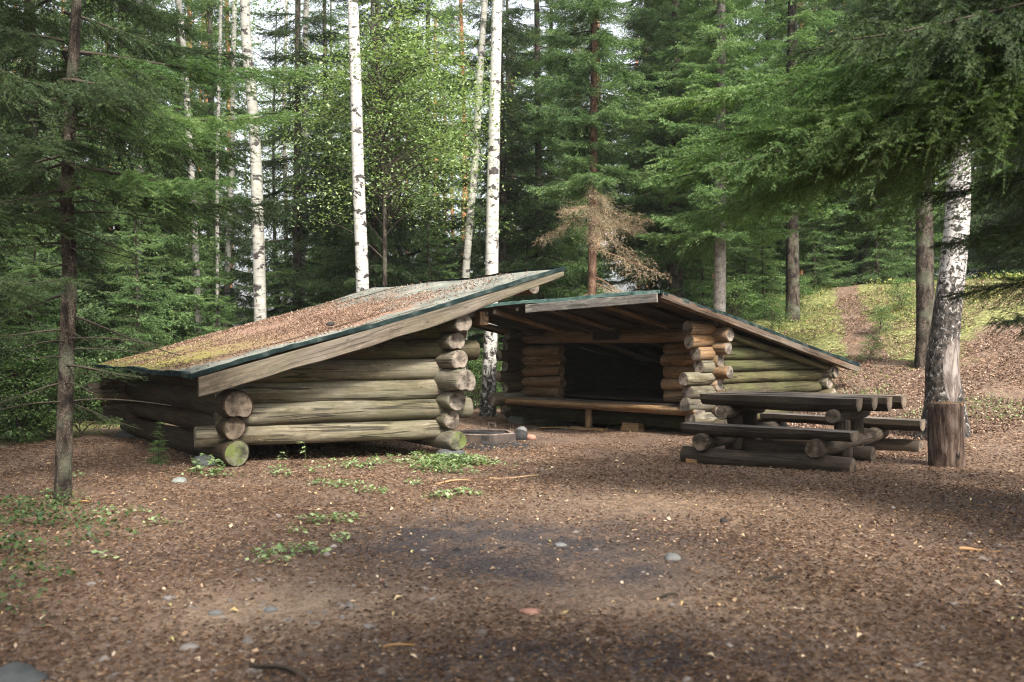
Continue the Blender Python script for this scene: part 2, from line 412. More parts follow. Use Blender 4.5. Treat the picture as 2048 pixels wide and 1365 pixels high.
def leaf_mat(name, c0, c1, c2, trans=.3, island=False, rough=.6, nsc=.55):
    m = NT(name)
    oi = m.n('ShaderNodeObjectInfo'); ge = m.n('ShaderNodeNewGeometry')
    off = m.n('ShaderNodeVectorMath', operation='ADD'); m.l(m.tc('Object'), off.inputs[0])
    sc_ = m.n('ShaderNodeVectorMath', operation='SCALE'); m.l(oi.outputs['Location'], sc_.inputs[0]); sc_.inputs['Scale'].default_value = 3.7
    m.l(sc_.outputs[0], off.inputs[1])
    n = m.noise(off.outputs[0], nsc, 3, .6)
    n3 = m.noise(off.outputs[0], 7.0, 2, .5)
    f = m.math('ADD', m.math('ADD', m.math('MULTIPLY', n, .55), m.math('MULTIPLY', n3, .50)), m.math('MULTIPLY', m.math('SUBTRACT', ge.outputs['Random Per Island'], .35), .16 if not island else .34))
    c = m.ramp(f, [(.36, c0), (.54, c1), (.74, c2)])
    d = m.bsdf(c, rough, spec=.3)
    t = m.n('ShaderNodeBsdfTranslucent'); m.l(m.mix(1.0, c, (1.15, 1.3, .55), 'MULTIPLY'), t.inputs['Color'])
    mx = m.n('ShaderNodeMixShader'); mx.inputs[0].default_value = trans; m.l(d, mx.inputs[1]); m.l(t.outputs[0], mx.inputs[2])
    return m.done(mx.outputs[0])
M['needle'] = leaf_mat('spruce_needles', (.024, .050, .020), (.074, .132, .044), (.165, .24, .085), .34)
M['needle_dark'] = leaf_mat('dark_spruce_needles', (.014, .028, .012), (.035, .062, .022), (.075, .115, .038), .26)  # dark needles; on the near boughs this tone stands in for shade
M['needle_bright'] = leaf_mat('bright_spruce_needles', (.042, .086, .030), (.105, .185, .060), (.20, .285, .11), .38)  # light needles; on outer near boughs this tone paints sunlit tips
M['needle_dead'] = leaf_mat('dead_spruce_twigs', (.085, .062, .04), (.19, .145, .09), (.33, .265, .175), .15)
M['leaf'] = leaf_mat('birch_leaves', (.04, .08, .03), (.08, .14, .05), (.17, .25, .10), .38, True, .5)
M['leaf_light'] = leaf_mat('light_leaves', (.085, .135, .055), (.165, .235, .10), (.30, .37, .20), .38, True, .5)
M['leaf_dark'] = leaf_mat('dark_leaves', (.016, .034, .014), (.034, .064, .024), (.08, .12, .04), .3, True, .5)
M['grassy'] = leaf_mat('heath_leaves', (.075, .09, .03), (.17, .19, .06), (.34, .335, .13), .35, True, .7, .3)

def litter_mat(name, cols, rough=.85):
    m = NT(name); ge = m.n('ShaderNodeNewGeometry')
    c = m.ramp(ge.outputs['Random Per Island'], cols)
    c = m.mix(m.ramp(m.noise(m.tc('Object'), 60, 3), [(.35, .0), (.7, .5)]), c, (.06, .04, .03))
    return m.done(m.bsdf(c, rough, spec=.2))
M['litter'] = litter_mat('leaf_litter', [(0, (.030, .018, .013)), (.45, (.085, .048, .031)), (.75, (.155, .088, .055)), (.93, (.24, .145, .092)), (.985, (.36, .25, .17)), (1, (.48, .37, .27))])
M['litter_red'] = litter_mat('roof_litter', [(0, (.05, .03, .02)), (.35, (.16, .095, .065)), (.7, (.28, .18, .125)), (.92, (.42, .30, .22)), (1, (.58, .48, .38))])
M['needle_fall'] = litter_mat('fallen_needles', [(0, (.035, .023, .017)), (.40, (.11, .064, .038)), (.75, (.195, .115, .065)), (.94, (.33, .215, .13)), (1, (.50, .38, .26))])
M['chip'] = litter_mat('pale_litter', [(0, (.24, .15, .09)), (.4, (.42, .30, .19)), (.75, (.56, .46, .33)), (.94, (.50, .36, .14)), (1, (.42, .42, .20))])
def stone_mat(name, a, b):
    m = NT(name); o = m.tc('Object'); n = m.noise(o, 9, 5, .6); oi = m.n('ShaderNodeObjectInfo'); ge = m.n('ShaderNodeNewGeometry')
    c = m.ramp(m.math('ADD', m.math('MULTIPLY', n, .7), m.math('MULTIPLY', ge.outputs['Random Per Island'], .3)), [(.3, a), (.7, b)])
    return m.done(m.bsdf(c, .85, m.noise(o, 40, 4), .5, .01, .3))
M['stone'] = stone_mat('grey_stone', (.05, .052, .05), (.17, .17, .165))
M['pebble'] = stone_mat('pebble_stone', (.07, .06, .055), (.21, .185, .165))
M['dark_stone'] = stone_mat('dark_grey_stone', (.02, .023, .024), (.085, .09, .088))
M['concrete'] = stone_mat('mossy_concrete', (.09, .105, .095), (.20, .215, .195))
M['char'] = stone_mat('charred_wood', (.006, .006, .007), (.035, .033, .033))
M['brickred'] = stone_mat('reddish_stone', (.16, .07, .05), (.34, .19, .14))
m = NT('rusty_steel'); m.done(m.bsdf(m.ramp(m.noise(m.tc('Object'), 6, 5), [(.35, (.02, .018, .018)), (.7, (.10, .075, .06))]), .6, spec=.5)); M['steel'] = m.m
m = NT('dull_rim_steel'); m.done(m.bsdf(m.ramp(m.noise(m.tc('Object'), 9, 5), [(.36, (.07, .05, .04)), (.64, (.24, .19, .16))]), .7, spec=.4)); M['rim'] = m.m
m = NT('sign_board'); m.done(m.bsdf(m.ramp(m.noise(m.tc('Object'), 12, 5), [(.3, (.008, .006, .005)), (.7, (.03, .02, .015))]), .7)); M['sign'] = m.m
m = NT('sign_letter'); m.done(m.bsdf((.10, .075, .055), .8)); M['letter'] = m.m
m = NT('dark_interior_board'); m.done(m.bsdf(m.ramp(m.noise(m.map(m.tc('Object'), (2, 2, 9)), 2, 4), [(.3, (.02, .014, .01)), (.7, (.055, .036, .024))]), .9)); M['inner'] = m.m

# roofing felt: green-grey mineral felt, with needle dust and moss lying thick towards the eave
def felt_mat():
    m = NT('roofing_felt'); uv = m.tc('UV'); sep = m.n('ShaderNodeSeparateXYZ'); m.l(uv, sep.inputs[0])   # u 0 eave .. 1 high edge, v 0 near rake .. 1 far
    o = m.tc('Object')
    base = m.ramp(m.noise(o, 3.0, 6, .6), [(.36, (.06, .078, .07)), (.52, (.135, .15, .132)), (.68, (.21, .215, .185))])
    speck = m.ramp(m.noise(o, 55, 3, .7), [(.40, .0), (.70, .5)])
    base = m.mix(speck, base, (.26, .225, .18))
    brown = m.ramp(m.noise(o, 38, 5, .75), [(.36, (.05, .03, .022)), (.48, (.16, .095, .066)), (.60, (.30, .20, .145))])
    u, v = sep.outputs[0], sep.outputs[1]
    # amount of litter: centred below mid slope, thin along the near rake
    a = m.ramp(u, [(.0, .6), (.12, .9), (.48, .95), (.68, .62), (.88, .30), (1, .1)])
    b = m.ramp(v, [(.0, .0), (.06, .12), (.16, .8), (.5, 1.0), (1, .75)])
    amt = m.math('MULTIPLY', a, b)
    th = m.math('ADD', m.noise(o, 2.2, 6, .68), m.math('MULTIPLY', m.math('SUBTRACT', amt, .5), .62))
    f = m.ramp(th, [(.42, 0.0), (.56, 1.0)])
    c = m.mix(f, base, brown)
    mo = m.math('MULTIPLY', m.ramp(u, [(0, 1.0), (.14, .8), (.40, .0)]), m.ramp(m.noise(o, 4.5, 5, .65), [(.36, .0), (.50, 1.0)]))
    mo = m.math('MULTIPLY', mo, m.ramp(v, [(.12, .0), (.35, 1.0)]))
    c = m.mix(mo, c, m.ramp(m.noise(o, 40, 3), [(.3, (.09, .095, .02)), (.7, (.27, .25, .06))]))
    h = m.math('ADD', m.math('MULTIPLY', m.noise(o, 45, 4), .5), m.math('MULTIPLY', f, .8))
    return m.done(m.bsdf(c, .9, h, .8, .012, .2))
M['felt'] = felt_mat()
m = NT('felt_edge'); o_ = m.tc('Object')
m.done(m.bsdf(m.ramp(m.noise(o_, 7, 5), [(.36, (.007, .013, .013)), (.52, (.014, .024, .023)), (.68, (.045, .058, .054))]), 1.0, m.noise(o_, 30, 3), .5, .01, .05)); M['felt_edge'] = m.m

m = NT('pale_felt_edge'); o_ = m.tc('Object')
m.done(m.bsdf(m.ramp(m.noise(o_, 7, 5), [(.36, (.035, .075, .065)), (.55, (.085, .15, .13)), (.7, (.16, .23, .20))]), .7, m.noise(o_, 30, 3), .5, .01, .35)); M['felt_edge2'] = m.m

def ground_mat():
    m = NT('forest_floor'); o = m.tc('Object')
    def attr(n):
        a = m.n('ShaderNodeAttribute'); a.attribute_name = n; return a.outputs['Fac']
    moss, dark, sand = attr('moss'), attr('dark'), attr('sand')
    fine = m.noise(o, 42, 6, .72); mid = m.noise(o, 7, 5, .65); big = m.noise(o, .9, 4, .55)
    c = m.ramp(fine, [(.36, (.030, .019, .014)), (.47, (.095, .058, .040)), (.56, (.17, .108, .074)), (.70, (.31, .215, .15))])
    vo = m.n('ShaderNodeTexVoronoi'); m.l(m.map(o, (1, 1.0, 1)), vo.inputs['Vector']); vo.inputs['Scale'].default_value = 62
    vs = m.n('ShaderNodeSeparateColor'); m.l(vo.outputs['Color'], vs.inputs[0])
    fl = m.ramp(vs.outputs[0], [(.0, (.018, .012, .010)), (.35, (.055, .032, .022)), (.55, (.15, .085, .05)), (.75, (.235, .135, .075)), (.92, (.30, .20, .13)), (1, (.48, .38, .29))])
    c = m.mix(.55, c, fl)
    vo2 = m.n('ShaderNodeTexVoronoi'); m.l(m.map(o, (1.3, .8, 1)), vo2.inputs['Vector']); vo2.inputs['Scale'].default_value = 27
    vs2 = m.n('ShaderNodeSeparateColor'); m.l(vo2.outputs['Color'], vs2.inputs[0])
    c = m.mix(m.ramp(vs2.outputs[1], [(.80, 0.0), (.84, .6)]), c, (.36, .25, .175))
    c = m.mix(m.ramp(vs2.outputs[1], [(.18, .6), (.22, .0)]), c, (.025, .017, .014))
    c = m.mix(m.ramp(mid, [(.35, .5), (.58, .0)]), c, (.040, .026, .020))
    c = m.mix(m.ramp(big, [(.42, 0.0), (.60, .6)]), c, m.ramp(fine, [(.3, (.09, .065, .05)), (.7, (.25, .185, .14))]))
    sc_ = m.ramp(fine, [(.38, (.14, .10, .07)), (.62, (.36, .27, .19))])
    sf = m.math('MULTIPLY', sand, m.ramp(mid, [(.34, .25), (.62, 1.0)]))
    c = m.mix(sf, c, sc_)
    c = m.mix(m.ramp(m.noise(o, .45, 3, .5), [(.42, .0), (.58, .35)]), c, m.ramp(fine, [(.36, (.055, .036, .027)), (.66, (.20, .135, .098))]))
    df = m.math('MULTIPLY', dark, m.ramp(m.noise(o, 3.5, 5, .65), [(.36, .35), (.52, 1.0)]))
    c = m.mix(df, c, m.mix(.12, m.ramp(fine, [(.38, (.012, .012, .014)), (.64, (.070, .064, .068))]), c))
    mc = m.ramp(m.noise(o, 14, 6, .7), [(.36, (.045, .052, .02)), (.5, (.135, .14, .052)), (.64, (.29, .275, .12))])
    mf = m.ramp(m.math('ADD', moss, m.math('MULTIPLY', m.math('SUBTRACT', m.noise(o, 1.7, 6, .7), .5), 1.9)), [(.42, 0.0), (.6, 1.0)])
    c = m.mix(mf, c, mc)
    h = m.math('ADD', fine, m.math('MULTIPLY', mid, 1.2))
    return m.done(m.bsdf(c, .93, h, .9, .02, .12))
M['ground'] = ground_mat()

# ------------------------------------------------------------------ ground
def ramp_axis(fine0, fine1, step, lo, hi, grow=1.12):
    a = list(np.arange(fine0, fine1 + 1e-6, step)); s = step
    while a[-1] < hi: s *= grow; a.append(a[-1] + s)
    s = step; b = []
    x = fine0
    while x > lo: s *= grow; x -= s; b.append(x)
    return np.array(sorted(b) + a)
gx = ramp_axis(-8, 10, .09, -420, 420); gy = ramp_axis(3, 19, .09, -60, 600, 1.06)
X, Y = np.meshgrid(gx, gy); Z = hgt(X, Y)
def blob(px, py, rx, ry, X=X, Y=Y):
    d = F * CAMZ / (py - HOR); c = at(px, d, z=0)
    return np.exp(-(((X - c.x) / rx) ** 2 + ((Y - d) / ry) ** 2))
q_ = .8 * X + .6 * Y
pathx = at(1690, 1, z=0).x
path = np.exp(-((X - (6.75 + (Y - 18) * .30)) / .38) ** 2) * sm((Y - 12) / 2)
moss = sm((q_ - 14.8) / 2.6) * sm((X + 2) / 4) * (1 - .95 * path) * 1.0
moss = moss * (1 - .85 * sm((X - .425 * Y) / 1.6) * sm((21.5 - Y) / 4)) * (1 - .9 * np.exp(-((X - .375 * Y) / (.25 + .8 * sm((20 - Y) / 4))) ** 2) * sm((22.5 - Y) / 3))
moss = np.maximum(moss, .62 * sm((-X - 5.5 - (Y - 14) * -.12) / 2) * sm((Y - 7) / 4))
moss = np.maximum(moss, .55 * sm((Y - 22) / 8) * (1 - path))
moss = np.maximum(moss, .36 * sm((-X - 2.2) / 1.2) * np.exp(-((Y - 6.5) / 1.6) ** 2))
moss = moss * (1 - .8 * sm((X - .515 * Y + 1.6) / 1.2) * sm((17 - Y) / 3))
dark = np.clip(1.6 * blob(1010, 1085, 1.3, .85) + .9 * blob(1000, 872, .75, .55) + .8 * blob(1150, 1140, .9, .6) + .7 * sm((X - 2.2 - (Y - 6) * .22) / 1.5) * sm((10.2 - Y) / 2) + .8 * blob(900, 1330, 1.0, .45) + .7 * blob(1350, 1300, 1.0, .5) + .5 * blob(300, 1120, .9, .5), 0, 1)  # dark soil patches; the broad right-hand term paints tree shade in
sand = np.clip(1.1 * blob(540, 1210, .75, .55) + .5 * blob(1300, 1010, 1.6, 1.1) + .45 * blob(1250, 1200, .8, .6) + .35 * blob(1560, 1180, .8, .7), 0, 1)
dark = np.clip(dark * (.25 + 1.6 * fbm(X * 2.3, Y * 2.3, 91)), 0, 1)
ny, nx = X.shape
idx = np.arange(nx * ny).reshape(ny, nx)
quads = np.stack([idx[:-1, :-1], idx[:-1, 1:], idx[1:, 1:], idx[1:, :-1]], -1).reshape(-1, 4)
me = mesh_np('ground', np.stack([X, Y, Z], -1).reshape(-1, 3), quads, [M['ground']], smooth=True)
for nm, a in (('moss', moss), ('dark', dark), ('sand', sand)):
    at_ = me.attributes.new(nm, 'FLOAT', 'POINT'); at_.data.foreach_set('value', a.astype(np.float32).ravel())
tag(link('ground', me), 'brown needle and leaf covered forest floor rising to a mossy bank', 'ground', kind='structure')

# ------------------------------------------------------------------ scattered litter (uncountable)
def tri_cloud(name, P, d1, d2, mat, bendn=None, quads=True):
    """one leaf per point: quad folded along d1. P,d1,d2 arrays (N,3)"""
    n = len(P)
    if bendn is None: bendn = np.zeros_like(P)
    a = P - d1; b = P + d2 * .9 + bendn; c = P + d1; d = P - d2 * .9 + bendn
    V = np.stack([a, b, c, d], 1).reshape(-1, 3)
    i = np.arange(n)[:, None] * 4
    Fc = np.concatenate([i + np.array([[0, 1, 2]]), i + np.array([[0, 2, 3]])], 0)
    return mesh_np(name, V, Fc, [mat])
def scatter(name, X, Y, size, mat, rng, tilt=.35, aspect=.55, lift=.004, label='', cat='litter'):
    n = len(X); Zs = hgt(X, Y) + lift
    a = rng.uniform(0, 2 * PI, n); t = rng.normal(0, tilt, n)
    d1 = np.stack([np.cos(a) * np.cos(t), np.sin(a) * np.cos(t), np.sin(t)], -1) * size[:, None]
    d2 = np.stack([-np.sin(a), np.cos(a), rng.normal(0, tilt, n)], -1) * (size * aspect)[:, None]
    Zs = Zs + np.abs(d1[:, 2])
    up = np.zeros((n, 3)); up[:, 2] = size * rng.uniform(.05, .6, n)
    return tri_cloud(name, np.stack([X, Y, Zs], -1), d1, d2, mat, up)
def frustum_pts(n, rng, y0, y1, margin=.06, power=1.0):
    Y_ = y0 * (y1 / y0) ** (rng.uniform(0, 1, n) ** power)
    X_ = rng.uniform(-.54 - margin, .54 + margin, n) * Y_
    return X_, Y_
rng = np.random.default_rng(5)
Xs, Ys = frustum_pts(115000, rng, 3.3, 26, power=.8)
keep = fbm(Xs * 1.2, Ys * 1.2, 11) + rng.uniform(-.2, .2, len(Xs)) > .53
sandy = np.zeros(len(Xs))
for (px, py, rx, ry) in ((540, 1210, .75, .55), (1010, 1085, 1.1, .75), (1150, 1140, .8, .5), (1250, 1200, .5, .4), (1300, 1010, 1.0, .7)):
    sandy += blob(px, py, rx * 1.15, ry * 1.15, Xs, Ys)
keep &= rng.uniform(0, 1, len(Xs)) > np.clip(sandy * .95, 0, .93)
Xs, Ys = Xs[keep], Ys[keep]
me = scatter('leaf_litter', Xs, Ys, rng.gamma(2.6, .0015, len(Xs)) * (1 + .11 * Ys), M['litter'], rng)
tag(link('leaf_litter', me), 'brown fallen leaves, needles and bark bits strewn over the clearing', 'leaf litter', kind='stuff')
Yb = rng.uniform(12, 25, 60000); Xb = rng.uniform(.28, .6, 60000) * Yb
kb = fbm(Xb, Yb, 13) > .40; Xb, Yb = Xb[kb], Yb[kb]
tag(link('bank_litter', scatter('bank_litter', Xb, Yb, rng.uniform(.012, .028, len(Xb)), M['litter_red'], rng)), 'brown leaf litter covering the bank behind the table', 'leaf litter', kind='stuff')
Xs, Ys = frustum_pts(7000, rng, 3.6, 20, power=.6)
me = scatter('pale_litter', Xs, Ys, rng.gamma(3, .0032, len(Xs)), M['chip'], rng, aspect=.6)
tag(link('fallen_leaves', me), 'pale yellow and tan fallen leaves dotted over the brown ground', 'fallen leaves', kind='stuff')
# needles: thin slivers
Xs, Ys = frustum_pts(120000, rng, 3.3, 14, power=.8)
sandy = 0
for (px, py, rx, ry) in ((540, 1210, .85, .6), (1010, 1085, 1.15, .8), (1150, 1140, .8, .5), (1250, 1200, .5, .4), (1300, 1010, 1.0, .7)):
    sandy = sandy + blob(px, py, rx, ry, Xs, Ys)
kk = rng.uniform(0, 1, len(Xs)) > np.clip(sandy * 1.1, 0, .95); Xs, Ys = Xs[kk], Ys[kk]
me = scatter('needle_litter', Xs, Ys, rng.uniform(.006, .020, len(Xs)) * (1 + .03 * Ys), M['needle_fall'], rng, aspect=.11, tilt=.15)
tag(link('needle_litter', me), 'thin brown spruce needles and twiglets covering the near ground', 'needle litter', kind='stuff')
# pebbles
def pebble_cloud(name, X, Y, S, mat, rng):
    n = len(X); base = np.array([[1, 0, 0], [.3, .9, 0], [-.8, .6, 0], [-.9, -.5, 0], [.2, -1, 0], [.35, .15, .62], [-.35, -.05, .55]])
    Fb = np.array([[0, 1, 5], [1, 2, 5], [2, 6, 5], [2, 3, 6], [3, 4, 6], [4, 5, 6], [4, 0, 5]])
    a = rng.uniform(0, 6.28, n); B = base[None] * (1 + rng.normal(0, .16, (n, 7, 3)))
    B = B * S[:, None, None] * np.stack([np.ones(n), rng.uniform(.55, .9, n), rng.uniform(.5, 1.0, n)], -1)[:, None]
    R = np.stack([B[..., 0] * np.cos(a)[:, None] - B[..., 1] * np.sin(a)[:, None], B[..., 0] * np.sin(a)[:, None] + B[..., 1] * np.cos(a)[:, None], B[..., 2]], -1)
    V = R + np.stack([X, Y, hgt(X, Y) - S * .08], -1)[:, None]
    return mesh_np(name, V.reshape(-1, 3), (Fb[None] + (np.arange(n) * 7)[:, None, None]).reshape(-1, 3), [mat])
Xs, Ys = frustum_pts(1700, rng, 3.4, 15, power=.9)
k = rng.uniform(0, 1, len(Xs)) < .25 + .75 * np.exp(-((Xs + 1.2) / 1.6) ** 2 - ((Ys - 4.6) / 1.6) ** 2)
Xs, Ys = Xs[k], Ys[k]
tag(link('gravel', pebble_cloud('gravel', Xs, Ys, rng.gamma(2.2, .006, len(Xs)) + .004, M['pebble'], rng)), 'small grey and pinkish pebbles pressed into the path', 'gravel', kind='stuff')

# ------------------------------------------------------------------ countable sticks and stones on the ground
def stick(px, py, L, ang, r, label, mat='board_orange', bendv=.02):
    d = F * CAMZ / (py - HOR); c = at(px, d, z=0); dx, dy = math.cos(ang) * L / 2, math.sin(ang) * L / 2
    a = Vector((c.x - dx, d - dy, 0)); b = Vector((c.x + dx, d + dy, 0))
    a.z = gz(a.x, a.y) + r * .8; b.z = gz(b.x, b.y) + r
    mb = MB(); log_piece(mb, a, b, r, r * .6, seed=int(px), nr=7, seg=7, bend=bendv, rough=.1, bevel=.003)
    o = link('stick', mb.mesh('stick', [M[mat], M['end_grey']]))
    tag(o, label, 'stick', 'sticks lying on the ground')
stick(1028, 970 - 18, .55, .35, .012, 'long orange-brown stick lying just right of the leafy patch')
stick(905, 965, .42, .5, .013, 'short tan stick lying among the green patches before the left shelter')
stick(1960, 1103, .30, -.05, .011, 'pale stick on the dark ground at far right')
stick(1330, 1200, .16, .1, .010, 'short dark twig in the middle of the bare ground', 'log_dark')
stick(1010, 1310, .34, .5, .008, 'thin brown twig lying near the bottom edge', 'log_dark')
stick(800, 1292, .16, .3, .008, 'tan wood splinter left of the thin brown twig')
stick(162, 1005, .22, .02, .010, 'pale straight stick right of the thin left trunk')
stick(1545, 1165, .15, .6, .012, 'curved dark twig on the right part of the bare ground', 'log_dark', .03)
stick(560, 1350, .35, 2.5, .014, 'dark thick twig at the bottom edge of the picture', 'log_dark')
def stone(px, py, s, label, mat='pebble', seed=0, h=.5):
    d = F * CAMZ / (py - HOR); c = at(px, d, z=0); z = gz(c.x, d)
    o = link('stone', rock_mesh('stone', (0, 0, 0), (s, s * .8, s * h), M[mat], seed, 9, 14, .42), None, (c.x, d, z + s * h * .08))
    tag(o, label, 'stone', 'stones lying on the ground')
stone(12, 1362, .17, 'large smooth grey stone cut off by the lower left corner', 'dark_stone', 3, .42)
stone(338, 1195, .035, 'pale flat stone at the edge of the sandy patch', 'pebble', 4)
stone(433, 1226, .032, 'greenish stone left on the sandy patch', 'stone', 5)
stone(545, 1219, .04, 'dark flat stone in the middle of the sandy patch', 'stone', 6)
stone(383, 1295, .045, 'pale stone below the sandy patch at the left', 'pebble', 7)
stone(1345, 1118, .06, 'flat grey stone on the bare ground right of the dark soil', 'stone', 8)
stone(1120, 1090, .05, 'grey stone beside the dark soil patch', 'stone', 9)
stone(1062, 1222, .05, 'dark reddish bark covered stone near the lower middle', 'brickred', 10, .3)
stone(358, 963, .07, 'low dark mossy stone in front of the left shelter', 'concrete', 11, .5)
stone(740, 1255, .04, 'grey stone right of the sandy patch', 'pebble', 12)
stone(1448, 1045, .035, 'small black stone on the pale ground in front of the table', 'char', 13, .8)

# ------------------------------------------------------------------ left shelter
u1 = Vector((-.578, .816, 0)); s1 = Vector((.92, .39, 0)).normalized()
A = Vector((-3.35, 11.1, 0)); LAB, LAD = 2.67, 4.3
B = A + s1 * LAB; D = A + u1 * LAD; E = B + u1 * LAD
R1 = Vector((-3.515, 10.45, 1.07)); R2 = Vector((.668, 12.22, 2.397)); R3 = R1 + u1 * 5.0 + Vector((0, 0, .02)); R4 = R2 + u1 * 5.3
def roofz(p, R1=R1, R2=R2, R3=R3):
    n = (R2 - R1).cross(R3 - R1); return R1.z - (n.x * (p.x - R1.x) + n.y * (p.y - R1.y)) / n.z
def rake1(q): return roofz(q) - .13
sh = empty('log_shelter', A, 'large low lean-to log shelter with litter covered roof, left of the fireplace', 'shelter')
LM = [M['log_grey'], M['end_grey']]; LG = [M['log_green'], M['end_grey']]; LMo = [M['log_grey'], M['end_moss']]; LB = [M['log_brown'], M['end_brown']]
def up(v, z): return Vector((v.x, v.y, z))
# side wall facing the camera: A -> B
R_ = random.Random(3)
zs = [.33, .58, .83, 1.08, 1.33, 1.57]
for k, z in enumerate(zs):
    r = .135 + R_.uniform(-.008, .010)
    # where the log comes out from under the roof
    s0 = -.34 if k == 0 else -.12
    while roofz(A + s1 * s0) - .10 < z + r * .3: s0 += .05
    s1e = LAB + (.38 if k in (1, 4) else .12 if k != 5 else .30)
    if k == 4: s1e = LAB + .47
    log('wall_log', sh, up(A + s1 * s0, z), up(A + s1 * s1e, z + .01), r, r * .97, LM if k < 4 else LG, seed=10 + k, rake=rake1, bend=.014)
# extra length of the lowest side log beyond corner A
# stubs of the rear wall at corner A, facing the camera; dark tone partly paints shade
for k, (z, r, ln) in enumerate(((.155, .155, .36), (.44, .135, .33), (.715, .175, .42))):
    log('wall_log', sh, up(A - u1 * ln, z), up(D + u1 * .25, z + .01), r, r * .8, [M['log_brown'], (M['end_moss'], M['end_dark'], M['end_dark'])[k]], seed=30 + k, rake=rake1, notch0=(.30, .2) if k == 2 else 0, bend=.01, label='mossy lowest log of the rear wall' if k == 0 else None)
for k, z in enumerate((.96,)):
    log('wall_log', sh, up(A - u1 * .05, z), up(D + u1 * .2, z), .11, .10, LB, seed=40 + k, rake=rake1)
# front wall at corner B with stubs towards the camera; opening behind
fr = [(.21, .125, .40), (.455, .12, .26), (.70, .13, .36), (.955, .15, .55), (1.20, .125, .42), (1.44, .12, .36), (1.67, .125, .50)]
for k, (z, r, ln) in enumerate(fr):
    e = LAD + .3 if k in (0, 1, 5, 6) else 1.0
    log('wall_log', sh, up(B - u1 * ln, z), up(B + u1 * e, z), r, r * .95, LMo if k == 0 else LM, seed=50 + k, notch0=(.32, .22) if k in (3, 4, 5, 6) else 0, bend=.008)
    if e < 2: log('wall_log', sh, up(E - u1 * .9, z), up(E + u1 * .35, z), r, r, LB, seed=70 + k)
# far side wall
for k, z in enumerate((.33, .58, .83, 1.08, 1.33, 1.57)):
    s0 = -.45 if k in (1, 2) else -.1
    while roofz(D + s1 * s0) - .10 < z + .04: s0 += .05
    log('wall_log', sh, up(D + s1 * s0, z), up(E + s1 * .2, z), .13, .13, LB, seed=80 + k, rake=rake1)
# square beam ends sticking out of the far rear corner
for k, (z, e) in enumerate(((.70, .62), (.40, .42))):
    o = board('beam', sh, up(D - s1 * e, z), up(D + s1 * .5, z), .24, .16, [M['log_dark']], seed=k); o['label'] = 'dark squared beam end at the far rear corner'
# roof plate / purlins along u
for k, (s, ex) in enumerate(((LAB + .28, .50), (LAB + 1.45, .06))):
    p = A + s1 * s; z = roofz(p) - .24
    log('purlin', sh, up(p - u1 * (ex - .32), z), up(p + u1 * (LAD + .4), z), .10, .10, [M['log_orange'], M['end_grey']], seed=90 + k)
o = board('purlin', sh, up(A + s1 * (LAB + .42) - u1 * .26, 1.735), up(A + s1 * (LAB + .42) + u1 * 4.6, 1.735), .17, .13, [M['log_orange']], seed=5)
# rafters
for k in range(8):
    f = .35 + k * .66
    a = R1 + u1 * f + s1 * .12; b = R2 + u1 * f - s1 * .10
    log('rafter', sh, up(a, roofz(a) - .075), up(b, roofz(b) - .075), .045, .045, LB, seed=100 + k, nr=10, bend=.006)
# stones and pads under the corners
for (p, s, sd_) in ((B - u1 * .25 - s1 * .10, (.17, .15, .11), 1), (A - u1 * .02 - s1 * .22, (.17, .14, .09), 2), (D, (.2, .2, .16), 3), (E, (.2, .2, .16), 4)):
    z = gz(p.x, p.y)
    o = child('corner_stone', rock_mesh('corner_stone', (p.x, p.y, z + .02), s, M['dark_stone'], sd_, jag=.4), sh); o['label'] = 'grey corner stone'
# roof slab
def roof_slab(parent, C1, C2, C3, C4, th, name, nu=50, nv=40, sag=.02, seed=0, mats=None):
    """C1 eave near, C2 high near, C3 eave far, C4 high far"""
    V = []; uv = {}
    for i in range(nv + 1):
        v = i / nv
        for j in range(nu + 1):
            u = j / nu
            p = C1 * (1 - u) * (1 - v) + C2 * u * (1 - v) + C3 * (1 - u) * v + C4 * u * v
            p = p.copy(); p.z += -sag * math.sin(PI * u) * 1.2 + .012 * math.sin(u * 9 + v * 4 + seed) + .010 * math.sin(v * 15 + u * 5) + .004 * math.sin(u * 37 + seed) 
            V.append(p)
    n = len(V); low = [Vector((p.x, p.y, p.z - th)) for p in V]
    W = nu + 1; Fs, MI, UV = [], [], []
    def vid(i, j): return i * W + j
    for i in range(nv):
        for j in range(nu):
            Fs.append((vid(i, j), vid(i, j + 1), vid(i + 1, j + 1), vid(i + 1, j))); MI.append(0)
            UV.append([(j / nu, i / nv), ((j + 1) / nu, i / nv), ((j + 1) / nu, (i + 1) / nv), (j / nu, (i + 1) / nv)])
            Fs.append((n + vid(i, j), n + vid(i + 1, j), n + vid(i + 1, j + 1), n + vid(i, j + 1))); MI.append(2); UV.append([(0, 0)] * 4)
    def side(a, b):
        Fs.append((a, n + a, n + b, b)); MI.append(1); UV.append([(0, 0)] * 4)
    for j in range(nu):
        side(vid(0, j), vid(0, j + 1)); side(vid(nv, j + 1), vid(nv, j))
    for i in range(nv):
        side(vid(i + 1, 0), vid(i, 0)); side(vid(i, nu), vid(i + 1, nu))
    mb = MB(); mb.add(V + low, Fs, UV, MI, [m_ == 0 for m_ in MI])
    return child(name, mb.mesh(name, mats), parent)
roof1 = roof_slab(sh, R1, R2, R3, R4, .028, 'roof', mats=[M['felt'], M['felt_edge'], M['inner']])
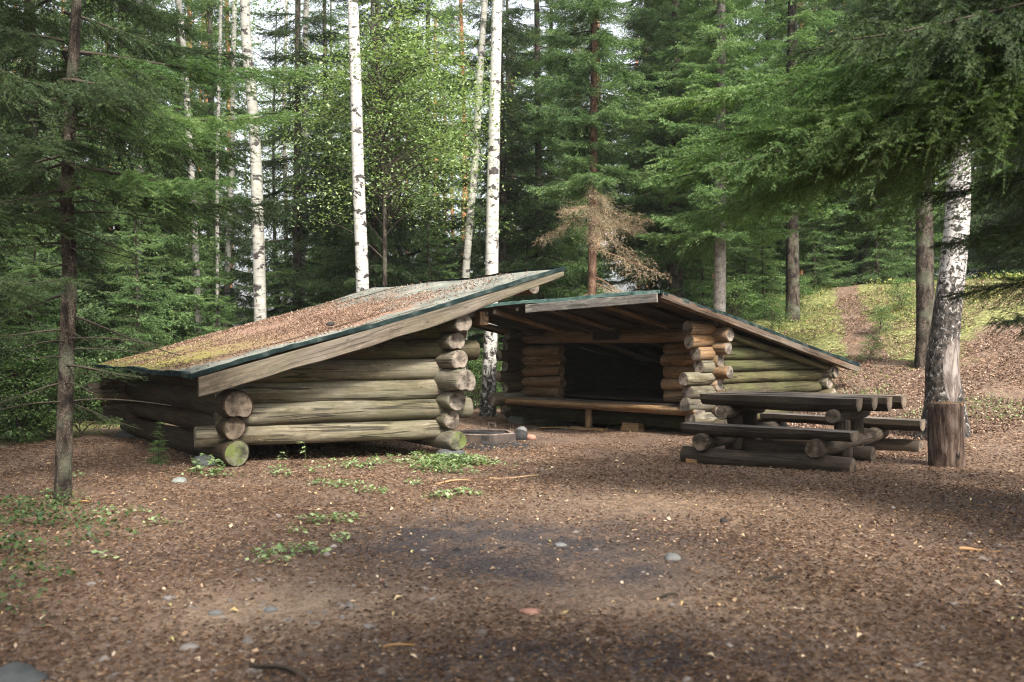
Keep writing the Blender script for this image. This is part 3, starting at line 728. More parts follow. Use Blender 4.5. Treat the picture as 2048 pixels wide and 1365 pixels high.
def strip(name, part, pts, w, t, mat, seed=0, off=(0, 0, 0)):
    """narrow folded felt strip following a roof edge"""
    mb = MB(); R = random.Random(seed)
    n = len(pts); V = []; out = Vector(off)
    for i, p in enumerate(pts):
        wob = R.uniform(-.006, .006); ww = w + R.uniform(-.006, .006)
        V += [p + out * t * .3 + Vector((0, 0, .010 + wob)), p + out * (t + abs(wob)) + Vector((0, 0, .006 + wob)), p + out * (t + abs(wob)) + Vector((0, 0, -ww)), p - out * .01 + Vector((0, 0, -ww + .01)), p - out * .05 + Vector((0, 0, .012 + wob))]
    Fs = []
    for i in range(n - 1):
        for k in range(5):
            k2 = (k + 1) % 5
            Fs.append((i * 5 + k, i * 5 + k2, (i + 1) * 5 + k2, (i + 1) * 5 + k))
    Fs.append((0, 4, 3, 2, 1)); Fs.append(tuple((n - 1) * 5 + k for k in range(5)))
    mb.add(V, Fs, None, 0, False)
    return sub(name, mb.mesh(name, [mat]), part)
def edge_pts(P, Q, n, u_is=True, sag=.02, seed=0, v=0.0):
    out = []
    for i in range(n + 1):
        f = i / n; p = P.lerp(Q, f)
        if u_is: p.z += -sag * math.sin(PI * f) * 1.2 + .012 * math.sin(f * 9 + v * 4 + seed) + .010 * math.sin(v * 15 + f * 5)
        else: p.z += .012 * math.sin((1 if v else 0) * 9 + f * 4 + seed) + .010 * math.sin(f * 15 + (1 if v else 0) * 5)
        out.append(p)
    return out
strip('felt_edging', roof1, edge_pts(R1, R2, 46), .036, .014, M['felt_edge'], 1, -u1)
strip('felt_edging', roof1, edge_pts(R1, R3, 40, False, v=0), .05, .014, M['felt_edge'], 2, -s1)
strip('felt_edging', roof1, edge_pts(R2, R4, 40, False, v=1), .05, .014, M['felt_edge'], 3, s1)
# barge board: wide weathered slab, tapering to the high end
dn = Vector((0, 0, -1))
n1 = (R2 - R1).normalized()
bb = MB()
pA = R1 + n1 * .06 - u1 * .005; pB = R1.lerp(R2, .80); pC = R2 - n1 * .03
segs = 40; V = []; UVs = []
Rb = random.Random(8)
for i in range(segs + 1):
    f = i / segs; p = pA.lerp(pC, f); p.z += -.02 * math.sin(PI * f) * 1.2
    top = .045; w = .215 * (1 - .18 * f) if f < .62 else .215 * (1 - .18 * .62) - (.13) * ((f - .62) / .38) ** 1.0
    w += .006 * math.sin(f * 21) + .004 * math.sin(f * 47)
    tt = .03
    for (a, h) in ((-.0, top), (-.055, top + .004), (-.06, top + w - .01), (-.05, top + w), (0, top + w - .004)):
        V.append(p + u1 * a + u1 * .012 + dn * h)
Fs = []
L_ = (pC - pA).length
for i in range(segs):
    for k in range(5):
        k2 = (k + 1) % 5
        Fs.append((i * 5 + k, i * 5 + k2, (i + 1) * 5 + k2, (i + 1) * 5 + k)); a, b = k * .055 if k != 1 else .05, (k + 1) * .055 if k != 1 else .27
        UVs.append([(a, i * L_ / segs), (b, i * L_ / segs), (b, (i + 1) * L_ / segs), (a, (i + 1) * L_ / segs)])
Fs.append((4, 3, 2, 1, 0)); UVs.append([(0, 0), (.05, 0), (.05, .2), (.03, .22), (0, .2)])
Fs.append(tuple(segs * 5 + k for k in range(5))); UVs.append([(0, 0), (.05, 0), (.05, .2), (.03, .22), (0, .2)])
bb.add(V, [tuple(reversed(f)) for f in Fs], [list(reversed(u)) for u in UVs], 0, False)
child('barge_board', bb.mesh('barge_board', [M['board_grey']]), sh)
# inner sleeping platform (dark)
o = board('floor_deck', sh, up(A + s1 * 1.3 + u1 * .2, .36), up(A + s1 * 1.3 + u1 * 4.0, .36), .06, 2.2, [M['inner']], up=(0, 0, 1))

# litter lying on that roof
rng = np.random.default_rng(12)
N = 60000
uu = rng.uniform(.01, .99, N); vv = rng.uniform(.02, .99, N)
am = np.interp(uu, [0, .12, .45, .62, .85, 1], [.6, 1, 1, .85, .45, .10]) * np.interp(vv, [0, .05, .16, .5, 1], [.02, .1, .8, 1, .8])
kk = rng.uniform(0, 1, N) < am * np.clip(2.2 * (fbm(uu * 7, vv * 8, 21) - .28), 0, 1)
uu, vv = uu[kk], vv[kk]
C = [np.array(c) for c in (R1, R2, R3, R4)]
P = (C[0] * ((1 - uu) * (1 - vv))[:, None] + C[1] * (uu * (1 - vv))[:, None] + C[2] * ((1 - uu) * vv)[:, None] + C[3] * (uu * vv)[:, None])
P[:, 2] += -.02 * np.sin(PI * uu) * 1.2 + .012 * np.sin(uu * 9 + vv * 4) + .010 * np.sin(vv * 15 + uu * 5) + .012
a = rng.uniform(0, 6.28, len(P)); s = rng.uniform(.006, .019, len(P))
sl = np.array(n1); ul = np.array(u1)
t = rng.normal(0, .45, len(P))
d1 = (sl * np.cos(a)[:, None] + ul * np.sin(a)[:, None]) * s[:, None]; d1[:, 2] += np.abs(t) * s
d2 = (-sl * np.sin(a)[:, None] + ul * np.cos(a)[:, None]) * (s * .5)[:, None]
bn = np.zeros_like(P); bn[:, 2] = s * rng.uniform(.1, .9, len(P))
tag(link('roof_litter', tri_cloud('roof_litter', P, d1, d2, M['litter_red'], bn)), 'reddish brown needle and leaf litter lying on the left shelter roof', 'leaf litter', kind='stuff')
p = at(660, 12.05, py=641); p.z = roofz(p) + .02
o = link('bark_chunk', rock_mesh('bark_chunk', (0, 0, 0), (.055, .03, .022), M['char'], 20, 7, 9, .35), None, p); tag(o, 'dark bark chunk lying on the left shelter roof', 'bark')

# ------------------------------------------------------------------ right shelter
u2 = Vector((-.695, .719, 0)).normalized(); v2 = Vector((.777, .629, 0)).normalized()
Fc = Vector((3.21, 15.2, 0)); Gc = Fc + v2 * 2.99; Hc = Fc + u2 * 4.3; Ic = Hc + v2 * 2.99
T2 = Vector((2.15, 13.8, 2.21)); T1 = T2 + u2 * 4.9 + Vector((0, 0, -.17)); T3 = T2 + v2 * 5.28; T3.z = 1.045; T4 = T1 + v2 * 5.28; T4.z = 1.0
def roofz2(p):
    n = (T2 - T3).cross(T1 - T3); return T3.z - (n.x * (p.x - T3.x) + n.y * (p.y - T3.y)) / n.z
def rake2(q): return roofz2(q) - .115
s2 = empty('log_shelter', Fc, 'lean-to log shelter with dark opening, bench and green edged roof, behind the picnic table', 'shelter')
OM = [M['log_orange'], M['end_brown']]; OG = [M['log_orange'], M['end_grey']]; GM = [M['log_grey'], M['end_grey']]; GN = [M['log_green'], M['end_grey']]
# front wall (Fc -> Hc): full-length lowest log + sill logs, short jamb logs, lintel logs
def tilt(z, s): return z - .015 * s            # wall runs slightly down towards the left
def fpt(s, z): 
    p = Fc + u2 * s; return up(p, tilt(z, s))
log('wall_log', s2, fpt(-.25, .13), fpt(4.75, .15), .115, .12, [M['log_green'], M['end_dark']], seed=200, bend=.012)
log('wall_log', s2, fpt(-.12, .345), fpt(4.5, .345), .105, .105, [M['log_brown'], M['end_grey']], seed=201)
jz = [.555, .755, .955, 1.155, 1.345]
for k, z in enumerate(jz):
    r = .104 + .004 * (k % 2)
    ext = (.30, .13, .32, .14, .30)[k]
    log('wall_log', s2, fpt(-ext, z), fpt(.92 + .05 * (k % 2), z), r, r * .95, OG, seed=210 + k, bend=.006)
    log('wall_log', s2, fpt(3.30 - .04 * (k % 2), z), fpt(4.30 + (.12 if k % 2 else .28), z), r * .95, r, OM, seed=220 + k, bend=.006)
log('wall_log', s2, fpt(-.34, 1.555), fpt(4.62, 1.575), .108, .10, OG, seed=230, label='orange lintel log over the opening')
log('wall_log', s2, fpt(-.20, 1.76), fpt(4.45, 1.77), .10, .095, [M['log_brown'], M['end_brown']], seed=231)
# sign on the lintel
sg = board('sign_board', s2, fpt(2.42, 1.60) - v2 * .115, fpt(1.83, 1.60) - v2 * .115, .17, .022, [M['sign']], seed=3)
# right side wall Fc -> Gc with stubs pointing at the camera-left
sz = [.24, .45, .655, .86, 1.06, 1.26, 1.455, 1.66]
stub = [.55, .68, .60, .70, .35, .42, .58, .62]
for k, z in enumerate(sz):
    r = .107 + .004 * ((k * 7) % 3 - 1)
    e = 2.99 + (.16 if k % 2 else .32)
    while roofz2(Fc + v2 * e) - .10 < z + r * .2 and e > .3: e -= .05
    st = stub[k]
    m_in = OG if k >= 4 else GM
    log('wall_log', s2, up(Fc - v2 * st, z), up(Fc + v2 * .18, z), r * 1.08, r, [M['log_orange'] if k >= 5 else M['log_grey'], M['end_grey']], seed=240 + k, notch0=(.25, .2) if k in (3, 1) else 0, bend=.004, bevel=.02)
    log('wall_log', s2, up(Fc + v2 * .184, z), up(Fc + v2 * e, z), r, r * .95, GN, seed=250 + k, rake=rake2, bend=.010)
# left side wall
for k, z in enumerate(sz[:8]):
    zl = z - .065
    e = 2.99 + .2
    while roofz2(Hc + v2 * e) - .10 < zl + .02 and e > .3: e -= .05
    st = (.50, .78, .45, .62, .47, .60, .45, .40)[k]
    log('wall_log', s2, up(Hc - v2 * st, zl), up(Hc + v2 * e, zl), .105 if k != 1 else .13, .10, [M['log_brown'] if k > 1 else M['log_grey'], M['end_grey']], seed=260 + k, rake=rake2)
# rear wall
for k, z in enumerate((.13, .325, .52, .715, .91)):
    ex = (.1, .28, .28, .20, .26)[k]
    log('wall_log', s2, up(Gc - u2 * ex, min(z, roofz2(Gc) - .2)), up(Ic + u2 * .2, z - .05), .112, .11, GM, seed=270 + k, rake=rake2)
# bench across the front
b0 = fpt(-.08, .395) - v2 * .42; b1 = fpt(4.46, .46) - v2 * .42
be = MB(); log_piece(be, b0 + Vector((0, 0, -.045)), b1 + Vector((0, 0, -.045)), .16, .15, seed=301, flat=.045, bend=.01, rough=.05)
# squash: shallow slab
for i, q in enumerate(be.v):
    q = Vector(q); t_ = (q - b0).dot((b1 - b0).normalized()) / (b1 - b0).length; c = b0.lerp(b1, t_) ; dz = q.z - c.z
    if dz < 0: q.z = c.z + dz * .62
    be.v[i] = tuple(q)
child('bench_seat', be.mesh('bench_seat', [M['board_orange'], M['end_grey']]), s2)['label'] = 'long split log bench seat with orange edge'
o = board('bench_seat', s2, fpt(-.0, .40) - v2 * .16, fpt(4.40, .455) - v2 * .16, .05, .22, [M['table_top']], seed=7)
for s in (.03, 4.28):
    zb = .40 if s < 1 else .45
    board('bench_bracket', s2, up(fpt(s, 0) - v2 * .50, zb - .09), up(fpt(s + .0, 0) - v2 * .14, zb - .30 + .02), .10, .07, [M['board_orange']], seed=int(s) + 2)
pz = gz((Fc + u2 * 2.25 - v2 * .40).x, (Fc + u2 * 2.25 - v2 * .40).y)
log('bench_post', s2, up(Fc + u2 * 2.25 - v2 * .40, pz + .045), up(Fc + u2 * 2.25 - v2 * .40, .36), .062, .058, OG, seed=310, nr=14, bend=.002)
# pads under the bottom log
for s, hh in ((4.35, .19), (-.05, .1)):
    p = Fc + u2 * s; z = gz(p.x, p.y)
    o = board('corner_block', s2, up(p - u2 * .19, (z - .05 + .02) / 2 + .0), up(p + u2 * .19, (z - .05 + .02) / 2 + .0), max(.10, .02 - (z - .05)), .30, [M['concrete']], seed=3); o['label'] = 'grey concrete block under the bottom log'
# interior: back shelf of dark boards so that the opening stays dark
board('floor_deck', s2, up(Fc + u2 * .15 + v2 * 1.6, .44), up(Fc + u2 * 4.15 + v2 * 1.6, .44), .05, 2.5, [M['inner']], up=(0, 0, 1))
# roof
roof2 = roof_slab(s2, T3, T2, T4, T1, .028, 'roof', sag=.0, seed=2, mats=[M['felt'], M['felt_edge'], M['inner']])
strip('felt_edging', roof2, edge_pts(T2, T1, 40, False, v=1, seed=2), .045, .016, M['felt_edge2'], 4, -v2)
strip('felt_edging', roof2, edge_pts(T3, T2, 40, True, 0, 2), .045, .016, M['felt_edge'], 5, -u2)
strip('felt_edging', roof2, edge_pts(T3, T4, 30, False, v=0, seed=2), .045, .014, M['felt_edge'], 6, v2)
# boards under the roof, rafters with round ends at the high edge
for k in range(9):
    f = .14 + k * .575
    a = T2 + u2 * f; b = T3 + u2 * f
    a = up(a + v2 * .05, 0); b = up(b - v2 * .08, 0)
    a.z = roofz2(a) - .075 - .03 * (f / 4.9); b.z = roofz2(b) - .075
    log('rafter', s2, a, b, .045, .045, [M['log_orange'] if k % 2 == 0 else M['log_brown'], M['end_grey']], seed=320 + k, nr=12, bend=.006)
for f, m_ in ((.0, 'log_orange'),):
    a = T2 + v2 * .04; b = T3 - v2 * .02
    board('barge_board', s2, a + Vector((0, 0, -.085)), b + Vector((0, 0, -.095)), .10, .04, [M['board_brown']], seed=4)
a = T2 - v2 * .035 + u2 * .02; b = T2 + u2 * 2.72 - v2 * .035
board('fascia_board', s2, a + Vector((0, 0, -.125)), b + Vector((0, 0, -.215)), .135, .028, [M['fascia']], seed=6)['label'] = 'pale grey fascia board under the high roof edge'
board('barge_board', s2, T1 + v2 * .03 + Vector((0, 0, -.11)), T4 - v2 * .05 + Vector((0, 0, -.11)), .14, .04, [M['log_brown']], seed=8)
# purlins under the rafters
for s, r in ((.02, .10),):
    p = Fc + v2 * s
    z = roofz2(p) - .21
    log('purlin', s2, up(p - u2 * .30, z), up(p + u2 * 4.65, z - .05), r, r, OG if s > -.3 else OG, seed=330 + int(s * 10), notch0=(.3, .2))
# rear plate, round rafter seen below the rake
a = Fc + v2 * .12 - u2 * .16; b = Fc + v2 * 3.15 - u2 * .16
log('rafter', s2, up(a, roofz2(a) - .21), up(b, roofz2(b) - .19), .06, .055, GN, seed=340, nr=14)
p = Gc - v2 * .05
log('wall_log', s2, up(Gc - u2 * .30 + v2 * .02, roofz2(Gc) - .24), up(Ic + u2 * .2, roofz2(Gc) - .29), .10, .10, GM, seed=341, rake=rake2)

for (a_, b_, h_, dz_) in ((Gc, Ic, 1.0, .60), ):  # added unseen back and side panels keeping light out of the opening
    board('back_light_stop', s2, up(a_ - v2 * .17 + u2 * .1, dz_), up(b_ - v2 * .17 - u2 * .1, dz_ - .05), h_, .02, [M['inner']])
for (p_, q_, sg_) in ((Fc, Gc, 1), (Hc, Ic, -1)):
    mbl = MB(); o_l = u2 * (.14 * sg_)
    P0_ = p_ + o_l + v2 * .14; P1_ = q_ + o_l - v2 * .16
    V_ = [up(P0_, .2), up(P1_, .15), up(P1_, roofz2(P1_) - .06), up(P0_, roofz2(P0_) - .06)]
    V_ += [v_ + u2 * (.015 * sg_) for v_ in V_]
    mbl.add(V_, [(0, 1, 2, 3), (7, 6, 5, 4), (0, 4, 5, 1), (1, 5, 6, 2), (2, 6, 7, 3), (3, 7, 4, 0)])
    child('side_light_stop', mbl.mesh('side_light_stop', [M['inner']]), s2)

# loose wood under the bench
def loose(name, cat, label, c, L, w, t, ang, mat, dz=0, seed=1, roll=0, group=None):
    x, y = c; d = Vector((math.cos(ang), math.sin(ang), 0)) * L / 2
    z = gz(x, y) + t / 2 + dz
    mb = MB(); board_piece(mb, -d, d, t, w, seed=seed, wob=.006, up=(roll, 0, 1))
    o = link(name, mb.mesh(name, [M[mat]]), None, (x, y, z)); tag(o, label, cat, group); return o
q = Fc + u2 * 2.2 - v2 * .45
loose('wood_plank', 'plank', 'tan plank lying under the bench post', (q.x, q.y), .75, .14, .05, 2.4, 'board_orange', 0, 2)
q = Fc + u2 * 1.35 - v2 * .32
loose('wood_block', 'block', 'stacked orange wood block right of the bench post', (q.x, q.y), .38, .16, .075, 2.3, 'board_orange', 0, 3)
loose('wood_block', 'block', 'orange split block lying on top of another near the bench post', (q.x + .01, q.y), .34, .15, .06, 2.36, 'board_orange', .076, 4)
q = Fc + u2 * 3.15 - v2 * .55
loose('wood_plank', 'plank', 'thin grey split board left of the bench post', (q.x, q.y), .62, .10, .022, .5, 'board_grey', 0, 5)
loose('wood_plank', 'plank', 'tan splintered board crossing the grey one under the bench', (q.x + .16, q.y - .06), .5, .08, .02, .25, 'board_orange', .024, 6)
loose('wood_plank', 'plank', 'short pale board end beside the tan plank', (q.x + .35, q.y - .22), .22, .07, .02, .9, 'fascia', 0, 7)

# ------------------------------------------------------------------ fireplace
fc = Vector((-.42, 14.2, 0)); fz = gz(fc.x, fc.y)
fire = empty('fire_ring', (fc.x, fc.y, fz), 'low hexagonal fire ring with pale rim between the two shelters', 'fire ring')
mb = MB(); V = []; n6 = 6
for (r, z) in ((.50, -.05), (.50, .12), (.47, .135), (.42, .13), (.41, -.02)):
    for k in range(n6):
        a = PI / 6 + k * 2 * PI / n6 + .2; V.append((fc.x + r * math.cos(a), fc.y + r * math.sin(a), fz + z))
Fs, MI = [], []
for i in range(4):
    for k in range(n6):
        Fs.append((i * n6 + k, i * n6 + (k + 1) % n6, (i + 1) * n6 + (k + 1) % n6, (i + 1) * n6 + k)); MI.append(0 if i in (0, 3) else 1)
mb.add(V, Fs, None, MI, False)
child('ring_wall', mb.mesh('ring_wall', [M['steel'], M['rim']]), fire)
mb = MB(); Vp = [(fc.x + .415 * math.cos(PI / 6 + k * PI / 3 + .2), fc.y + .415 * math.sin(PI / 6 + k * PI / 3 + .2), fz + .10) for k in range(6)]
mb.add(Vp, [tuple(range(6))]); child('ash_bed', mb.mesh('ash_bed', [M['char']]), fire)
for k in (0, 1):
    p = Vector((-.36 + k * .10, 14.58 - .02 * k, fz + .135))
    board('handle_post', fire, p, p + Vector((0, 0, .09)), .018, .02, [M['steel']], up=(0, 1, 0), seg=2, wob=0)
board('handle_bar', fire, Vector((-.38, 14.585, fz + .23)), Vector((-.24, 14.555, fz + .23)), .012, .02, [M['steel']], seg=2, wob=0)
for k, (px, py, s, mt, lb, h) in enumerate(((1040, 873, .12, 'char', 'big blackened stone right of the fire ring', .9), (1062, 873, .085, 'brickred', 'reddish stone with black underside, rightmost by the fireplace', .7),
        (1013, 878, .06, 'char', 'black lump in front of the fire ring', .7), (1042, 858, .09, 'stone', 'grey stone behind the big blackened stone', .9), (995, 880, .05, 'char', 'small charred lump left of the black lump by the fire ring', .6))):
    d = F * (CAMZ) / (py - HOR); c = at(px, d, z=0); z = gz(c.x, d)
    o = link('stone', rock_mesh('stone', (0, 0, 0), (s, s * .8, s * h), M[mt], 60 + k, 8, 11, .25), None, (c.x, d, z + s * h * .5)); tag(o, lb, 'stone', 'stones round the fireplace')
rng = np.random.default_rng(77)
xs = rng.normal(-.38, .42, 420); ys = rng.normal(13.45, .22, 420)
tag(link('charcoal', pebble_cloud('charcoal', xs, ys, rng.gamma(2, .012, 420) + .008, M['char'], rng)), 'black charcoal crumbs in front of the fire ring', 'charcoal', kind='stuff')
xs = rng.normal(.0, .55, 260); ys = rng.normal(6.6, .42, 260)
tag(link('charcoal', pebble_cloud('charcoal', xs, ys, rng.gamma(2, .0045, 260) + .003, M['char'], rng)), 'black charcoal crumbs in the dark soil patch in the middle of the clearing', 'charcoal', kind='stuff')
xs = rng.normal(-.38, .35, 40); ys = rng.normal(13.40, .18, 40)
tag(link('ash_flakes', pebble_cloud('ash_flakes', xs, ys, rng.uniform(.008, .022, 40), M['fascia'], rng)), 'pale ash flakes among the charcoal by the fire ring', 'ash', kind='stuff')

# ------------------------------------------------------------------ picnic table
td = Vector((.80, -.60, 0)).normalized(); tw = Vector((.60, .80, 0)).normalized()
N1 = Vector((2.55, 12.67, 0)); g0 = -.10
tb = empty('picnic_table', (3.4, 12.6, g0), 'dark heavy log picnic table with attached benches, in front of the right shelter', 'table')
TM = [M['log_dark'], M['end_dark']]; TT = [M['table_top'], M['end_dark']]
zt = .745
def slab(name, p0, p1, half, zt, th, seed, mats=None, side=M['log_dark']):
    """half-round slab, flat side up; top face gets the lighter plank material"""
    R = random.Random(seed); d, sx, u = frame(p1 - p0); L = (p1 - p0).length; seg = 16
    V, Fs, MI, UV = [], [], [], []; prof = []
    for k in range(9):
        a = PI * k / 8; prof.append((math.cos(a) * half * (1.0 if 0 < k < 8 else .99), -math.sin(a) ** .8 * th if 0 < k < 8 else 0))
    ph = [R.uniform(0, 6) for _ in range(4)]; off = R.uniform(0, 20)
    for i in range(seg + 1):
        t = i / seg; c = p0 + d * L * t
        e = 1 if 0 < i < seg else .985
        for (x, z) in prof:
            w = 1 + .03 * math.sin(t * 6 + ph[0] + x * 5) + .02 * math.sin(t * 15 + ph[1])
            V.append(up(c + sx * x * w * e, zt + z * (1 + .12 * math.sin(t * 5 + ph[2]))  + (.003 * math.sin(t * 9 + ph[3]) if z == 0 else 0)))
    m = len(prof)
    for i in range(seg):
        for k in range(m - 1):
            Fs.append((i * m + k, (i + 1) * m + k, (i + 1) * m + k + 1, i * m + k + 1)); MI.append(1)
            UV.append([(k * .04 + off, i * L / seg), (k * .04 + off, (i + 1) * L / seg), (k * .04 + .04 + off, (i + 1) * L / seg), (k * .04 + .04 + off, i * L / seg)])
        Fs.append((i * m, i * m + m - 1, (i + 1) * m + m - 1, (i + 1) * m)); MI.append(0)
        UV.append([(off, i * L / seg), (off + 2 * half, i * L / seg), (off + 2 * half, (i + 1) * L / seg), (off, (i + 1) * L / seg)])
    o2 = 5
    Fs.append(tuple(reversed(range(m)))); MI.append(2); UV.append([(prof[k][0] + o2, prof[k][1] + o2) for k in reversed(range(m))])
    Fs.append(tuple(seg * m + k for k in range(m))); MI.append(2); UV.append([(prof[k][0] + o2, prof[k][1] + o2) for k in range(m)])
    mb = MB(); mb.add(V, Fs, UV, MI, False)
    return child(name, mb.mesh(name, [M['table_top'], side, M['end_dark']]), tb)
for k in range(4):
    o = N1 + tw * (.14 + k * .283)
    slab('tabletop_plank', o + td * (-.02 + .03 * ((k * 5) % 3 - 1)), o + td * (2.0 + k * .10), .138, zt + .004 * (k % 2), .17, 400 + k)
# benches
nb0 = N1 - tw * .56 + td * .02
slab('bench_plank', nb0 + tw * .02, nb0 + td * 2.13 + tw * .02, .16, .40, .14, 410)
fb0 = N1 + tw * 1.72 + td * .15
slab('bench_plank', fb0, fb0 + td * 2.2, .16, .40, .14, 411)
# cross logs: upper ones under the top, lower ones carrying both benches
for k, s in enumerate((.30, 1.74)):
    pa = N1 + td * s - tw * .10; pb = N1 + td * s + tw * 1.25
    log('cross_log', tb, up(pa, .515), up(pb, .52), .085, .085, TM, seed=420 + k)
    pa = N1 + td * (s + .02) - tw * .78; pb = N1 + td * (s + .02) + tw * 1.98
    log('cross_log', tb, up(pa, .185), up(pb, .19), .108, .10, TM, seed=425 + k)
    for w_ in (.30, .80):
        pa = N1 + td * (s + .01) + tw * w_
        log('leg', tb, up(pa, .0), up(pa, .46), .10, .10, TM, seed=430 + k * 2 + int(w_ * 10), nr=16)
# long ground logs
gl = N1 - tw * .62
log('ground_log', tb, up(gl + td * .02, .005), up(gl + td * 2.16, -.02), .105, .125, [M['log_dark'], M['end_dark']], seed=440, bend=.018, rough=.05)['label'] = 'cracked grey bottom log nearest the camera'
gl = N1 + tw * 1.82
log('ground_log', tb, up(gl + td * .1, .02), up(gl + td * 2.3, .02), .115, .115, TM, seed=441)
log('ground_log', tb, up(N1 + tw * .55 + td * .1, .02), up(N1 + tw * .55 + td * 2.05, .02), .11, .11, TM, seed=442)
# props under the near log
for k, (s, w_) in enumerate(((.18, .15), (1.85, .16))):
    c = N1 - tw * .64 + td * s; z = gz(c.x, c.y)
    o = board('prop_block', tb, up(c - td * .075, z + .0), up(c + td * .075, z + .0), .11, .17, [M['board_grey'] if k else M['board_orange']], seed=k + 2)

# ------------------------------------------------------------------ chopping post / stump
st_d = 11.25; sp = at(1893, st_d, z=0); sz0 = gz(sp.x, sp.y)
sz0 = min(sz0, 0.02)
mb = MB(); log_piece(mb, (sp.x, sp.y, sz0 - .15), (sp.x - .01, sp.y, CAMZ - (806 - HOR) / F * st_d), .200, .192, seed=500, nr=36, rough=.035, bend=.004, seg=14)
m = NT('stump_wood'); uv = m.tc('UV')
gn = m.noise(m.map(uv, (16, 3, 1)), 1, 5, .7, .3)
c = m.ramp(gn, [(.38, (.022, .014, .011)), (.5, (.060, .040, .030)), (.64, (.13, .098, .080))])
ck = m.ramp(m.noise(m.map(uv, (5, .4, 1)), 1, 2, .4, .2), [(.49, 0.0), (.5, 1.0), (.51, 0.0)])
c = m.mix(ck, c, (.008, .006, .005))
M['stump'] = m.done(m.bsdf(c, .9, m.math('SUBTRACT', gn, ck), .9, .02, .15))
stump = link('chopping_block', mb.mesh('chopping_block', [M['stump'], M['end_brown']])); tag(stump, 'upright cut log block with splintered top standing before the big right birch', 'chopping block')
mb = MB(); Rn = random.Random(4); zt_ = CAMZ - (806 - HOR) / F * st_d
for k in range(26):
    a = Rn.uniform(0, 2 * PI); r = .18; c_ = Vector((sp.x + r * math.cos(a), sp.y + r * math.sin(a), zt_ - .02)); h = Rn.uniform(.02, .07)
    tdir = Vector((-math.sin(a), math.cos(a), 0)) * Rn.uniform(.008, .02); o_ = Vector((math.cos(a), math.sin(a), 0)) * .008
    mb.add([c_ - tdir + o_, c_ + tdir + o_, c_ + Vector((0, 0, h)), c_ - o_], [(0, 1, 2), (1, 3, 2), (3, 0, 2)])
o = link('splinters', mb.mesh('splinters', [M['board_orange']]), stump)
# root loop on the ground behind it
mb = MB(); pts = [at(1925 + 30 * math.cos(t) * 1.0 + 20, 12.5 , py=822 - 30 * math.sin(t)) for t in np.linspace(0, PI, 9)]

# ------------------------------------------------------------------ tree building
def tube(path, radii, nr=7, uvscale=1.0):
    """path (N,3), radii (N) -> V, quads, uv per loop"""
    P = np.asarray(path, float); n = len(P)
    T = np.gradient(P, axis=0); T /= np.linalg.norm(T, axis=1)[:, None] + 1e-9
    ref = np.array([0, 0, 1.0]) if abs(T[:, 2]).mean() < .8 else np.array([0, 1.0, 0])
    S = np.cross(T, ref); S /= np.linalg.norm(S, axis=1)[:, None] + 1e-9; Uv = np.cross(S, T)
    a = np.arange(nr) * 2 * PI / nr
    V = P[:, None] + (np.cos(a)[None, :, None] * S[:, None] + np.sin(a)[None, :, None] * Uv[:, None]) * np.asarray(radii)[:, None, None]
    i = np.arange(n - 1)[:, None]; k = np.arange(nr)[None]; k2 = (k + 1) % nr
    Q = np.stack([i * nr + k, (i * nr + k2), ((i + 1) * nr + k2), ((i + 1) * nr + k)], -1).reshape(-1, 4)
    ln = np.concatenate([[0], np.cumsum(np.linalg.norm(np.diff(P, axis=0), axis=1))])
    r0 = float(np.mean(radii))
    u0 = (k / nr * 2 * PI * r0) + 0 * i; u1_ = ((k + 1) / nr * 2 * PI * r0) + 0 * i; v0 = ln[:-1][:, None] + 0 * k; v1 = ln[1:][:, None] + 0 * k
    UV = np.stack([np.stack([u0, v0], -1), np.stack([u1_, v0], -1), np.stack([u1_, v1], -1), np.stack([u0, v1], -1)], 2).reshape(-1, 2)
    return V.reshape(-1, 3), Q, UV
def trunk_mesh(name, path, radii, mat, nr=14, flare=0, seed=0, lump=.03, fh=.28):
    V, Q, UV = tube(path, radii, nr)
    r = np.random.default_rng(seed); n = len(path); Vr = V.reshape(n, nr, 3); c = np.asarray(path)[:, None]
    ph = r.uniform(0, 6, 6); a = np.arange(nr)[None] * 2 * PI / nr; z = np.asarray(path)[:, 2][:, None]
    z0 = z[0]
    f = 1 + lump * (np.sin(2 * a + ph[0] + z * .9) + .7 * np.sin(3 * a + ph[1] - z * 1.7) + .4 * np.sin(5 * a + z * 4 + ph[2]))
    if flare:
        f = f + flare * np.exp(-(z - z0) / fh) * (.6 + .7 * np.clip(np.sin(2.5 * a + ph[3]) + .6 * np.sin(4 * a + ph[4]), 0, 2))
    Vr = c + (Vr - c) * f[..., None]
    UV = UV + r.uniform(0, 9, 1) * np.array([1, 0])
    return mesh_np(name, Vr.reshape(-1, 3), Q, [mat], uv=UV, smooth=True)

